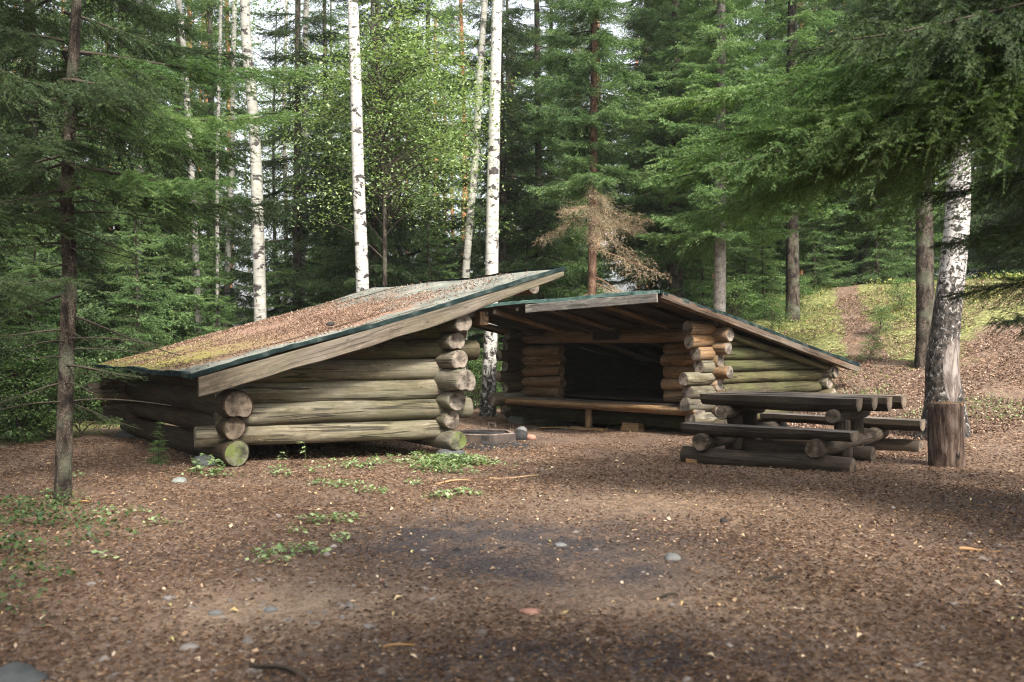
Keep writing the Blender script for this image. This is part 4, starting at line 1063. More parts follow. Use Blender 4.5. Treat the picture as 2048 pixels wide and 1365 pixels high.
def chevrons(P0, Dv, Ln, step, w, bw, rng, nper=1, droop=.0):
    """needle-bearing twigs -> triangles. P0,Dv (N,3), Ln (N)"""
    cnt = np.maximum(2, (Ln / step).astype(int)) * nper
    idx = np.repeat(np.arange(len(P0)), cnt); tot = len(idx)
    t = rng.uniform(0, 1, tot); Lr = Ln[idx]; D_ = Dv[idx]
    p = P0[idx] + D_ * (Lr * t)[:, None]; p[:, 2] -= droop * (Lr * t) ** 2
    rv = rng.normal(size=(tot, 3)); rv -= D_ * (rv * D_).sum(1)[:, None]; rv /= np.linalg.norm(rv, axis=1)[:, None] + 1e-9
    ww = w * rng.uniform(.7, 1.25, tot) * (1 - .35 * t)
    b = D_ * bw * .5
    tip = p + D_ * (ww * .75)[:, None] + rv * (ww * .75)[:, None]
    return np.stack([p - b, p + b, tip], 1)
def branch_arr(L, rng, step=.055, w=.05, bw=.035, nper=1, tl=1.0, tx=.30, th_=1.0, sec_gap=.075, ter_gap=.055, hang=.8, droop=.30, tipup=.22, dens=1.0, wood=True, sl=.42, start=.10):
    """a spruce branch along +X; returns foliage tris (M,3,3) and wood (V,Q)"""
    n = max(6, int(L / sec_gap)); s = np.linspace(start, 1, n)
    def ax(s_): return np.stack([L * s_ * (1 - .04 * s_), .05 * L * np.sin(s_ * 4 + 1) * s_, L * (-droop * s_ ** 1.3 + tipup * s_ ** 3)], -1)
    A_ = ax(s); 
    P0, Dv, Ln = [], [], []
    wv, wq = [], []
    off = 0
    for i, si in enumerate(s):
        if rng.uniform() > dens: continue
        for sgn in ((1, -1) if i % 2 == 0 or si > .3 else (1,)):
            l2 = L * sl * (1 - si) ** .8 * rng.uniform(.65, 1.15) * min(1, .35 + si * 3.0) + .07
            th = sgn * rng.uniform(.75, 1.15) * (1 - .35 * si)
            dd = np.array([math.cos(th), math.sin(th), -.15 - .62 * hang * rng.uniform(-.25, 1.1) + .35 * si]); dd /= np.linalg.norm(dd)
            P0.append(A_[i]); Dv.append(dd); Ln.append(l2)
            nt = int(l2 / ter_gap)
            ts = (np.arange(nt) + rng.uniform(0, 1, nt)) * ter_gap + .04
            for t_ in ts:
                if t_ > l2: continue
                f = 1 - t_ / l2
                pp = A_[i] + dd * t_; pp[2] -= .25 * t_ ** 2
                sg = 1 if rng.uniform() < .5 else -1
                h_ = hang * th_ * rng.uniform(.1, 1.2)
                th3 = th + sg * rng.uniform(.5, 1.0)
                d3 = np.array([math.cos(th3), math.sin(th3), -h_]); d3 /= np.linalg.norm(d3)
                P0.append(pp); Dv.append(d3); Ln.append(tl * rng.uniform(.07, .16) + tx * l2 * f * rng.uniform(.4, 1.1))
    # leader tip
    P0.append(A_[-1]); dd = A_[-1] - A_[-2]; Dv.append(dd / np.linalg.norm(dd)); Ln.append(.12)
    for i in range(n // 2, n - 1):
        dd = A_[i + 1] - A_[i]; l_ = np.linalg.norm(dd); P0.append(A_[i]); Dv.append(dd / l_); Ln.append(l_)
    P0, Dv, Ln = np.array(P0), np.array(Dv), np.array(Ln)
    T = chevrons(P0, Dv, Ln, step, w, bw, rng, nper, droop=.35)
    W = None
    if wood:
        sa = np.linspace(0, 1, 9); V, Q, _ = tube(ax(sa), (.012 if L < 3 else .0075) * L ** .8 * (1 - .85 * sa) + .0015, 4)
        W = (V, Q)
    return T, W, (P0, Dv, Ln)
def xf(T, R, o, s): return (T * s) @ R.T + o
def rotm(az, pitch, roll):
    ca, sa_, cp, sp_, cr, sr = math.cos(az), math.sin(az), math.cos(pitch), math.sin(pitch), math.cos(roll), math.sin(roll)
    Rz = np.array([[ca, -sa_, 0], [sa_, ca, 0], [0, 0, 1]]); Ry = np.array([[cp, 0, -sp_], [0, 1, 0], [sp_, 0, cp]]); Rx = np.array([[1, 0, 0], [0, cr, -sr], [0, sr, cr]])
    return Rz @ Ry @ Rx
def foliage_mesh(name, Ts, Ws, mats):
    T = np.concatenate(Ts).reshape(-1, 3); nt = len(T) // 3
    tri = np.arange(nt * 3).reshape(-1, 3)
    V = [T]; Qs = []; n = len(T)
    for (v, q_) in Ws: V.append(v); Qs.append(q_ + n); n += len(v)
    polys = [tri]; mi = np.zeros(nt, int)
    if Qs:
        Qa = np.concatenate(Qs); polys.append(Qa); mi = np.concatenate([mi, np.ones(len(Qa), int)])
    return mesh_np(name, np.concatenate(V), polys, mats, midx=mi)

rng = np.random.default_rng(42)
BR = [branch_arr(2.0, rng, step=.019, w=.052, bw=.040, tl=1.15, tx=.22, th_=.6, sec_gap=.090, ter_gap=.070, hang=h, sl=.46) for h in (.6, .9, 1.3, 1.7, 1.1)]
BRS = [branch_arr(1.0, rng, step=.018, w=.040, bw=.030, sec_gap=.08, ter_gap=.062, hang=h) for h in (.3, .6, .9)]
print('branch tris', [len(b[0]) for b in BR], [len(b[0]) for b in BRS])
def spruce_crown(seed, z0, z1, rmax, mat, dens=1.0, step=.34, lib=BR, base=2.0, top_taper=None, dead_below=None, dead=False, pr=0):
    r = np.random.default_rng(seed); Ts, Ws = [], []
    z = z0; H = top_taper or z1 * 1.05
    while z < z1:
        f = max(.08, (1 - z / H)) ** .75
        Lb = rmax * f * (1 if z > z0 + .8 else .8)
        nb = max(2, int(round(r.uniform(5.0, 7.0) * dens)))
        a0 = r.uniform(0, 6.28)
        for k in range(nb):
            b = lib[r.integers(len(lib))]; s = Lb / base * r.uniform(.65, 1.15)
            az = a0 + k * 2 * PI / nb + r.uniform(-.35, .35)
            R = rotm(az, .30 * (z / H) - .12 + r.uniform(-.12, .12) + pr, r.uniform(-.25, .25))
            o = np.array([0, 0, z + r.uniform(-.12, .12)])
            Ts.append(xf(b[0], R, o, s)); Ws.append((xf(b[1][0], R, o, s), b[1][1]))
        z += step * (.8 + .5 * r.uniform()) * (1.0 if z < 9 else 1.5)
    return foliage_mesh('crown', Ts, Ws, [mat, M['bark_spruce']])
def trunk_path(H, lean=(0, 0), bow=.1, seed=0, n=26):
    r = np.random.default_rng(seed); z = np.linspace(-.25, H, n); t = (z + .25) / (H + .25)
    ph = r.uniform(0, 6, 2)
    return np.stack([lean[0] * z + bow * (np.sin(t * 5 + ph[0]) - math.sin(ph[0])), lean[1] * z + bow * .7 * (np.sin(t * 4 + ph[1]) - math.sin(ph[1])), z], -1), t

SP = {}   # spruce prototypes: (trunk mesh, crown mesh)
def spruce_proto(key, seed, H, r0, z0, z1, rmax, mat, bark='bark_spruce', **kw):
    p, t = trunk_path(H, bow=.06, seed=seed)
    SP[key] = (trunk_mesh('trunk', p, r0 * (1 - .85 * t), M[bark], 10, .25, seed), spruce_crown(seed, z0, z1, rmax, mat, **kw))
spruce_proto('tall_a', 1, 17, .16, .9, 15, 2.7, M['needle'], step=.36)
spruce_proto('tall_b', 2, 18, .17, 2.2, 15, 2.9, M['needle'], step=.38)
spruce_proto('tall_c', 3, 16, .15, .5, 14, 2.4, M['needle_dark'], step=.36)
spruce_proto('tall_d', 4, 17, .15, 1.2, 15, 2.6, M['needle_bright'], step=.38)
spruce_proto('tall_e', 5, 19, .19, 4.2, 16, 2.8, M['needle_dark'], step=.40)
spruce_proto('thin_a', 11, 17, .13, 1.0, 15, 2.6, M['needle'], step=.48, dens=.75)
spruce_proto('thin_b', 12, 18, .12, 2.6, 15, 2.3, M['needle_dark'], step=.48, dens=.7)
spruce_proto('young_a', 6, 3.4, .04, .25, 3.3, 1.15, M['needle_bright'], step=.20, lib=BRS, base=1.0)
spruce_proto('young_b', 7, 4.6, .05, .3, 4.5, 1.4, M['needle'], step=.24, lib=BRS, base=1.0)
def place(kind, name, x, y, label, cat, group=None, rz=0, s=1.0, dz=0, sxy=None, proto=None, tilt_=(0, 0)):
    z = gz(x, y) + dz
    e = empty(name, (x, y, z), label, cat, group)
    e.rotation_euler = (tilt_[0], tilt_[1], rz); e.scale = (sxy or s, sxy or s, s)
    tr, cr = (SP[kind] if proto is None else proto)
    for nm, me in (('trunk', tr), ('crown', cr)):
        if me is not None: link(nm, me, e)
    return e
def P_(px, d): return ((px - CX) / F * d, d)

# leafy crowns
def leaf_crown(seed, centre_fn, n_clusters, per, leaf, mat, spread=.35, twig=None, flat=.35):
    r = np.random.default_rng(seed); C_ = centre_fn(n_clusters, r)
    idx = np.repeat(np.arange(len(C_)), per)
    P = C_[idx] + r.normal(0, spread, (len(idx), 3)) * np.array([1, 1, .45])
    n = len(P); a = r.uniform(0, 6.28, n); tl = r.normal(-.25, .45, n); s = leaf * r.uniform(.6, 1.2, n)
    d1 = np.stack([np.cos(a) * np.cos(tl), np.sin(a) * np.cos(tl), np.sin(tl)], -1) * s[:, None]
    sv = np.stack([-np.sin(a), np.cos(a), r.normal(0, flat, n)], -1); d2 = sv * (s * .62)[:, None]
    V = np.stack([P - d1, P - d1 * .1 + d2, P + d1, P - d1 * .1 - d2], 1).reshape(-1, 3)
    i = np.arange(n)[:, None] * 4
    return V, np.concatenate([i + np.array([[0, 1, 2]]), i + np.array([[0, 2, 3]])], 0)
def broadleaf_proto(seed, H, zc0, zc1, rad, ncl, per, leaf, mat, bark, r0, lean=(0, 0), spread=.3, bow=.1, branch=True):
    p, t = trunk_path(H, lean, bow, seed)
    tr = trunk_mesh('trunk', p, r0 * (1 - .8 * t), M[bark], 12, .2, seed)
    r = np.random.default_rng(seed + 5); Ws = []
    Cs = []
    for k in range(ncl):
        z = r.uniform(zc0, zc1); a = r.uniform(0, 6.28); rr = rad * math.sqrt(r.uniform(.02, 1)) * (1 - .5 * max(0, (z - zc0) / (zc1 - zc0) - .5))
        i = int(np.argmin(abs(p[:, 2] - (z - rr * .5)))); b = p[i]
        c = np.array([p[i][0] + rr * math.cos(a), p[i][1] + rr * math.sin(a), z]); Cs.append(c)
        if branch and k % 2 == 0:
            tt = np.linspace(0, 1, 6)[:, None]; pa = b * (1 - tt) + c * tt; pa[:, 2] += .15 * np.sin(tt[:, 0] * PI)
            V, Q, _ = tube(pa, .014 * (1 - .8 * tt[:, 0]) + .002, 4); Ws.append((V, Q))
    V, T = leaf_crown(seed + 9, lambda n, r_: np.array(Cs), ncl, per, leaf, mat, spread)
    Vs = [V]; n = len(V); Qs = []
    for (v, q_) in Ws: Vs.append(v); Qs.append(q_ + n); n += len(v)
    polys = [T]; mi = np.zeros(len(T), int)
    if Qs: Qa = np.concatenate(Qs); polys.append(Qa); mi = np.concatenate([mi, np.ones(len(Qa), int)])
    return (tr, mesh_np('crown', np.concatenate(Vs), polys, [mat, M['bark_spruce']], midx=mi))

# ---- individually traced birches (pixel columns at several rows -> trunk path at one distance)
def birch(rows, d, wpx, bark, label, name='birch_tree', H=15, crown=None, flare=.25, base=None, group='birch trees behind the shelters', seed=0, nr=16):
    """rows: [(px,py)...] from the ground up"""
    xb, yb = P_(rows[0][0], d); z0 = gz(xb, yb)
    e = empty(name, (xb, yb, z0), label, 'birch', group)
    pts = [(P_(px, d)[0] - xb, 0, CAMZ - (py - HOR) / F * d - z0) for px, py in rows]
    pts.sort(key=lambda q: q[2])
    zz = np.array([q[2] for q in pts]); xx = np.array([q[0] for q in pts])
    if zz[0] > -.2: zz = np.insert(zz, 0, -.25); xx = np.insert(xx, 0, xx[0])
    slope = (xx[-1] - xx[-2]) / (zz[-1] - zz[-2]); zz = np.append(zz, H); xx = np.append(xx, xx[-1] + slope * .5 * (H - zz[-2]))
    z = np.concatenate([np.linspace(-.25, 1.2, 14)[:-1], np.linspace(1.2, H, 42)])
    x = np.interp(z, zz, xx); k = np.ones(5) / 5; xs_ = np.convolve(np.pad(x, 2, 'edge'), k, 'valid')
    r0 = wpx / F * d / 2
    ztop = (HOR / F * d + CAMZ)
    rad = r0 * (1.08 - .30 * z / max(ztop, 6)); rad = np.clip(rad, .02, None)
    if flare == .56: rad = rad * (1 + .72 * np.exp(-np.clip(z, 0, None) / .9)); flare_ = .28
    r_ = np.random.default_rng(seed + int(rows[0][0]))
    yy = .05 * np.sin(z * .8 + r_.uniform(0, 6))
    path = np.stack([xs_, yy, z], -1)
    link('trunk', trunk_mesh('trunk', path, rad, M[bark], nr, (.30 if flare == .56 else flare), seed + int(rows[0][0]), .02, .35 if flare == .56 else .28), e)
    if crown:
        z0c, z1c, rad_, ncl, per, leaf, mat = crown
        r = np.random.default_rng(seed + 3); Cs = []
        for _ in range(ncl):
            zc = r.uniform(z0c, z1c); a = r.uniform(0, 6.28); rr = rad_ * math.sqrt(r.uniform(.05, 1))
            Cs.append((float(np.interp(zc, z, xs_)) + rr * math.cos(a), rr * math.sin(a), zc))
        V, T = leaf_crown(seed + 9, lambda n, q_: np.array(Cs), ncl, per, leaf, None, .35)
        link('crown', mesh_np('crown', V, T, [mat]), e)
    return e
HC = (9.5, 14, 2.2, 70, 26, .045, M['leaf'])
birch([(725, 640), (727, 580), (722, 470), (716, 330), (710, 150), (704, 0)], 17.2, 27, 'birch', 'thick white birch rising behind the left shelter roof, just right of its rounded corner', crown=HC, seed=1)
birch([(975, 832), (978, 760), (984, 620), (983, 500), (987, 330), (990, 160), (995, 0)], 19.3, 27, 'birch', 'bright white birch standing between the two shelters with roots spread at its foot', flare=.75, crown=HC, seed=2, nr=22)
birch([(522, 690), (521, 620), (515, 480), (512, 380), (508, 230), (494, 120), (490, 0)], 19.5, 25, 'birch_grey', 'bowed grey-white birch left of the thick white one', crown=HC, seed=3)
birch([(396, 720), (396, 650), (392, 500), (386, 380), (374, 220), (362, 60), (352, -20)], 22, 14, 'birch_grey', 'slim bowed birch above the left shelter roof, dark in its upper part', crown=HC, seed=4)
birch([(276, 700), (276, 500), (277, 300), (278, 120), (280, 0)], 21, 19, 'birch_grey', 'pale birch half hidden by the spruce twigs, second trunk from the left edge', crown=HC, seed=5)
birch([(434, 720), (434, 600), (434, 400), (437, 240), (440, 0)], 24, 8, 'birch_grey', 'very thin straight birch right of the slim bowed one', crown=HC, seed=6)
birch([(450, 720), (455, 560), (460, 420), (464, 220), (470, 0)], 27, 12, 'birch_grey', 'thin pale birch leaning right, left of the bowed grey-white one', crown=HC, seed=7)
birch([(600, 720), (603, 590), (606, 380), (610, 180), (613, 0)], 24, 14, 'birch_grey', 'slender straight birch between the bowed one and the thick white one', crown=HC, seed=8)
birch([(926, 720), (930, 560), (940, 440), (953, 290), (960, 130), (970, 0)], 22, 16, 'birch_grey', 'grey birch leaning right just left of the bright white one', crown=HC, seed=9)
birch([(300, 720), (302, 400), (304, 160), (308, 0)], 27, 11, 'birch_grey', 'thin pale birch seen high above the left shelter eave', crown=HC, seed=10)
birch([(570, 720), (572, 500), (568, 300), (572, 0)], 31, 8, 'birch_grey', 'faint thin birch far behind the bowed one', crown=HC, seed=11)
# big birch at right: old rough foot
rb = birch([(1890, 806), (1882, 740), (1882, 700), (1891, 620), (1900, 560), (1911, 480), (1917, 390), (1918, 250), (1915, 100), (1910, 0)], 13.6, 49, 'birch', 'big old birch with blackened rough foot, right of the hill path', flare=.56, crown=(9, 13.5, 2.4, 60, 22, .045, M['leaf']), group=None, seed=12, nr=30)
for ch in rb.children:
    if ch.name.startswith('trunk'):
        ch.data.materials[0] = M['birch_old']
# ---- rowan / aspen with bright leaves in the middle
x, y = P_(768, 18.5); z0 = gz(x, y)
e = empty('aspen_tree', (x, y, z0), 'leafy young deciduous tree with thin dark trunk between the two white birches', 'tree')
rows = [(772, 700), (770, 580), (769, 420), (764, 300), (762, 190), (752, 120), (745, 60)]
zz = np.array([CAMZ - (py - HOR) / F * 18.5 - z0 for _, py in rows]); xx = np.array([(px - 768) / F * 18.5 for px, _ in rows])
z = np.linspace(-.2, 9, 30); path = np.stack([np.interp(z, zz, xx), 0 * z, z], -1)
link('trunk', trunk_mesh('trunk', path, .055 * (1 - .07 * z), M['bark_spruce'], 8, .1), e)
r = np.random.default_rng(31); Cs = []; Ws = []
for k in range(250):
    px = r.normal(795, 105); py = 40 * round(r.normal(235, 105) / 40) + r.normal(0, 8)
    if px < 590 or px > 990 or py > 455: continue
    c = np.array([(px - 768) / F * 18.5, r.uniform(-1.3, 1.3), CAMZ - (py - HOR) / F * 18.5 - z0]); Cs.append(c)
    if k % 2:
        zb = max(1.9, c[2] - abs(c[0]) * .45 - .15); b = np.array([np.interp(zb, z, path[:, 0]), 0, zb]); tt = np.linspace(0, 1, 6)[:, None]
        pa = b * (1 - tt) + c * tt; pa[:, 2] += .2 * np.sin(tt[:, 0] * PI); V_, Q_, _ = tube(pa, .015 * (1 - .8 * tt[:, 0]) + .002, 4); Ws.append((V_, Q_))
V, T = leaf_crown(33, lambda n, q_: np.array(Cs), 0, 95, .036, None, .30)
Vs = [V]; n = len(V); Qs = []
for (v, q_) in Ws: Vs.append(v); Qs.append(q_ + n); n += len(v)
Qa = np.concatenate(Qs)
link('crown', mesh_np('crown', np.concatenate(Vs), [T, Qa], [M['leaf_light'], M['bark_spruce']], midx=np.concatenate([np.zeros(len(T), int), np.ones(len(Qa), int)])), e)
LEAFY = broadleaf_proto(61, 11, 2.5, 10, 1.9, 100, 45, .045, M['leaf'], 'bark_spruce', .07)
LEAFY2 = broadleaf_proto(62, 12, 4, 11.5, 2.3, 100, 45, .05, M['leaf_light'], 'birch_grey', .08)
BUSH = broadleaf_proto(63, 1.6, .2, 1.7, .8, 60, 50, .035, M['leaf'], 'bark_spruce', .015, spread=.16)

# ---- spruces with their own labels
R = random.Random(9)
def SPR(kind, px, d, label, group=None, rz=None, s=1.0, name='spruce_tree', **kw):
    x, y = P_(px, d); return place(kind, name, x, y, label, 'spruce', group, R.uniform(0, 6.28) if rz is None else rz, s, **kw)
GB = 'spruces in the forest behind the shelters'
SPR('thin_b', 748, 21, 'dark spruce trunk close behind the thick white birch', GB)
SPR('thin_b', 595, 23, 'dark straight spruce trunk beside the slender birch', GB)
SPR('thin_b', 1010, 23, 'dark spruce directly behind the bright white birch', GB)
SPR('thin_a', 1080, 24, 'full green spruce above the high edge of the right shelter', GB)
SPR('thin_a', 655, 28, 'green spruce seen between the slender birch and the thick white birch', GB)
SPR('thin_a', 850, 26, 'spruce rising behind the leafy young tree', GB)
SPR('tall_a', 240, 21, 'shady spruce behind the second trunk from the left', GB)
place('tall_c', 'spruce_tree', -8.2, 11.6, 'dark spruce reaching in from beyond the left edge', 'spruce', GB, 1.0)
SPR('tall_c', 60, 17, 'dark dense spruce at the left edge behind the thin trunk', GB)
SPR('thin_a', 350, 25, 'light green spruce over the left shelter eave', GB)
SPR('thin_a', 1310, 27, 'spruce with dark trunk left of the pale grey trunk', GB)
SPR('tall_d', 1530, 29, 'bright green spruce beside the dark rough trunk on the hill', GB)
SPR('tall_a', 1700, 31, 'green spruce behind the crest of the hill path', GB)
SPR('tall_c', 2050, 28, 'dark spruce behind the old birch at the right edge', GB)
SPR('tall_d', 1820, 31, 'light green spruce left of the old birch', GB)
# forest mass: individuals in rows further back
Rf = random.Random(21)
spots = []
def far_enough(x, y, m_): return all((x - a) ** 2 + (y - b) ** 2 > m_ * m_ for a, b in spots)
labs = {'thin_a': 'slender airy green spruce deep in the forest', 'thin_b': 'slender airy dark spruce deep in the forest', 'tall_a': 'tall green spruce deep in the forest', 'tall_b': 'tall green spruce deep in the forest', 'tall_c': 'tall dark spruce deep in the forest', 'tall_d': 'tall light green spruce deep in the forest', 'tall_e': 'tall high crowned dark spruce deep in the forest'}
cnt = 0
for k in range(2600):
    d = Rf.uniform(25, 58); f = Rf.uniform(-.60, .60); x = f * d; y = d
    px = CX + f * F
    # the centre-left is thinner, sky shows between the trunks there
    dens = .07 if 330 < px < 740 else .22 if px < 1100 else .6
    if Rf.random() > dens: continue
    centre = 330 < px < 1000
    if not far_enough(x, y, 3.6 + .05 * d): continue
    spots.append((x, y))
    kd = Rf.choice(['thin_a', 'thin_b']) if centre else Rf.choice(['tall_a', 'tall_b', 'tall_c', 'tall_d', 'tall_e', 'tall_b', 'tall_d'])
    place(kd, 'spruce_tree', x, y, labs[kd], 'spruce', labs[kd], Rf.uniform(0, 6.28), Rf.uniform(.85, 1.15)); cnt += 1
    if cnt > 40: break
# pines with orange trunks far behind
PINE = []
for k in range(2):
    p, t = trunk_path(19, bow=.12, seed=70 + k)
    r = np.random.default_rng(80 + k); Ts, Ws = [], []
    for _ in range(26):
        b = BRS[r.integers(3)]; s = r.uniform(1.2, 2.2); Rm = rotm(r.uniform(0, 6.28), r.uniform(0, .5), 0); o = np.array([0, 0, r.uniform(12.5, 18.5)])
        Ts.append(xf(b[0], Rm, o, s)); Ws.append((xf(b[1][0], Rm, o, s), b[1][1]))
    PINE.append((trunk_mesh('trunk', p, .17 * (1 - .6 * t), M['bark_pine'], 10, .1, 70 + k), foliage_mesh('crown', Ts, Ws, [M['needle'], M['bark_pine']])))
for k in range(34):
    px = Rf.choice([Rf.uniform(380, 1000), Rf.uniform(0, 2048), Rf.uniform(1000, 1750)]); d = Rf.uniform(34, 62); x, y = P_(px, d)
    place(None, 'pine_tree', x, y, 'slim orange-barked pine glimpsed between far spruces', 'pine', 'orange-barked pines far in the forest', Rf.uniform(0, 6), 1.0, proto=PINE[k % 2])
for k, (px, d) in enumerate(((430, 29), (560, 27), (330, 30), (880, 31), (640, 33), (200, 27), (500, 36), (740, 27))):
    x, y = P_(px, d)
    pr = LEAFY2 if k % 2 == 0 else LEAFY
    place(None, 'leafy_tree', x, y, 'light green leafy tree deep among the spruces' if k % 2 == 0 else 'mid green leafy tree deep among the spruces', 'tree', 'light green leafy trees' if k % 2 == 0 else 'mid green leafy trees', Rf.uniform(0, 6), 1.0, proto=pr)
# young spruces
YG = 'young spruces at the forest edge'
for (kind, px, d, s, lab) in (('young_b', 270, 17, .95, 'young spruce left of the left shelter roof, below the pale birch'), ('young_a', 430, 21, 1.0, 'small bright spruce showing above the left roof slope'), ('young_b', 190, 19, 1.1, 'young spruce behind the thin left trunk'),
        ('young_b', 60, 14, .8, 'bushy young spruce low at the left edge'), ('young_a', 560, 22, 1.1, 'small bright spruce right of the bowed birch'), ('young_b', 660, 21.5, 1.0, 'young spruce left of the thick white birch, just above the roof'), ('young_b', 860, 22, 1.15, 'young spruce right of the leafy tree trunk, above the roof'),
        ('young_a', 1060, 23, 1.3, 'bright young spruce under the raised tip of the left roof'), ('young_b', 1490, 27, 1.1, 'bright young spruce right of the pale grey trunk'), ('young_a', 1530, 25, .9, 'small bright spruce on the hill left of the rough trunk'),
        ('young_b', 1660, 30, 1.1, 'young spruce just behind the crest of the hill'), ('young_b', 1755, 27, 1.1, 'young spruce on the crest right of the hill path'), ('young_b', 1815, 28, 1.2, 'bright young spruce on the crest left of the old birch'), ('young_b', 330, 22.5, 1.2, 'shaded young spruce between pale birches'), ('young_a', 1400, 24, 1.2, 'bright young spruce left of the pale grey trunk, above the roof'), ('young_b', 1470, 30, 1.4, 'tall young spruce far behind the pale grey trunk'), ('young_b', 1630, 27, 1.0, 'young spruce right of the rough dark trunk'), ('young_b', 1705, 33, 1.5, 'young spruce in the dark behind the top of the path'), ('young_a', 1015, 21.5, .8, 'small bright spruce right of the white birch, between the shelters')):
    SPR(kind, px, d, lab, YG, s=s)
# pale grey spruce trunk, rough dark trunks on the hill
def bare_trunk(px, d, wpx, bark, label, rows=None, crown='e', name='spruce_tree', flare=.3, H=16, lean=0, cm='needle', z0c=3.6, seed=0):
    x, y = P_(px, d); z = gz(x, y); e = empty(name, (x, y, z), label, 'spruce')
    p, t = trunk_path(H, (lean, 0), .03, seed + int(px)); r0 = wpx / F * d / 2
    link('trunk', trunk_mesh('trunk', p, r0 * (1.05 - .75 * t), M[bark], 16, flare, int(px), .03), e)
    link('crown', spruce_crown(int(px), z0c, 14, 2.4, M[cm], step=.42), e)
    return e
bare_trunk(1438, 21.5, 25, 'bark_pale', 'spruce with smooth pale grey knotty trunk behind the right shelter', flare=.15, z0c=3.0, cm='needle_bright')
bare_trunk(1586, 24, 27, 'bark_spruce', 'spruce with rough dark trunk on the mossy hill', z0c=3.2, cm='needle_bright')
bare_trunk(1852, 17.5, 36, 'bark_spruce', 'thick dark rooted spruce trunk close behind the old birch', flare=.5, z0c=4.4, cm='needle_dark')
bare_trunk(1354, 24, 28, 'bark_spruce', 'dark brown spruce trunk showing above the right shelter peak', z0c=2.8, cm='needle')
# dead-branched spruce behind the right shelter
x, y = P_(1183, 20); z = gz(x, y)
e = empty('spruce_tree', (x, y, z), 'spruce with brown dead lower branches above the right shelter', 'spruce')
p, t = trunk_path(15, (0, 0), .03, 5); link('trunk', trunk_mesh('trunk', p, .10 * (1.05 - .7 * t), M['bark_red'], 12, .2, 5), e)
link('crown', spruce_crown(90, 4.9, 14, 2.3, M['needle'], step=.36), e)
r = np.random.default_rng(8)
DB = [branch_arr(1.6, r, step=.035, w=.045, bw=.013, nper=1, tl=1.6, sec_gap=.07, ter_gap=.05, hang=1.6, droop=.55, tipup=.12) for _ in range(3)]
Ts, Ws = [], []
for k in range(15):
    b = DB[k % 3]; Rm = rotm(r.uniform(-2.2, .9) if k % 4 else r.uniform(0, 6.28), r.uniform(-.35, .22), r.uniform(-.4, .4)); o = np.array([0, 0, r.uniform(2.3, 4.6)]); s = r.uniform(.55, 1.0)
    Ts.append(xf(b[0], Rm, o, s)); Ws.append((xf(b[1][0], Rm, o, s), b[1][1]))
link('dead_branches', foliage_mesh('dead_branches', Ts, Ws, [M['needle_dead'], M['bark_red']]), e)

# ---- near trees with finely needled branches as parts
r = np.random.default_rng(55)
def near_branch(L, hang, droop, tipup, mat, dens=1.0, sl=.42, step=.0036, start=.1, ter=.040, sec=.060):
    T, W, seg = branch_arr(L, r, step=step, w=.024, bw=.0085, nper=1, tl=.85, tx=.12, th_=.5, sec_gap=sec, ter_gap=ter, hang=hang, droop=droop, tipup=tipup, dens=dens, sl=sl, start=start)
    P0, Dv, Ln = seg
    # thin twig wood as slim triangles
    sv = np.cross(Dv, np.array([0, 0, 1.0])); sv /= np.linalg.norm(sv, axis=1)[:, None] + 1e-6
    en = P0 + Dv * Ln[:, None]; en[:, 2] -= .35 * Ln ** 2
    tw_ = np.stack([P0 - sv * .003, P0 + sv * .003, en], 1)
    V = [T.reshape(-1, 3), tw_.reshape(-1, 3), W[0]]; n1_, n2_ = len(T) * 3, len(tw_) * 3
    polys = [np.arange(n1_ + n2_).reshape(-1, 3), W[1] + n1_ + n2_]
    mi = np.concatenate([np.zeros(len(T), int), np.ones(len(tw_), int), np.ones(len(W[1]), int)])
    return mesh_np('branch', np.concatenate(V), polys, [mat, M['bark_spruce']], midx=mi), len(T)
NBL = [near_branch(2.3, h, dr, tu, M['needle_bright'], 1.0) for h, dr, tu in ((.9, .28, .15), (1.4, .35, .22))]  # outer left boughs, sunlight put into the needle colour
NBR = [near_branch(4.0, h, dr, tu, M['needle_bright'], 1.0, .36, .0034, .14, .040, .060) for h, dr, tu in ((1.0, .36, .08), (1.4, .42, .10), (.7, .33, .10))]  # right boughs with a lit look coloured in
NBM = [near_branch(2.3, h, .3, .18, M['needle_dark'], 1.0) for h in (.9, 1.4)]  # inner left boughs, darkened by colour for shade
NBRd = [near_branch(4.0, h, .34, .08, M['needle_dark'], 1.0, .36, .0034, .14, .042, .062) for h in (1.6, 2.1)]  # right boughs with shade put into the needle colour
NBD = [near_branch(1.5, .9, .30, .1, M['needle_dark'], .45, .3, .012)]
print('near', [b[1] for b in NBL + NBR])
def add_branch(e, me, z, az, pitch, s, roll=0, lab=None):
    o = link('branch', me, e, (0, 0, z)); Rm = rotm(az, pitch, roll)
    o.rotation_euler = Matrix(Rm.tolist()).to_euler(); o.scale = (s, s, s)
    if lab: o['label'] = lab
    return o
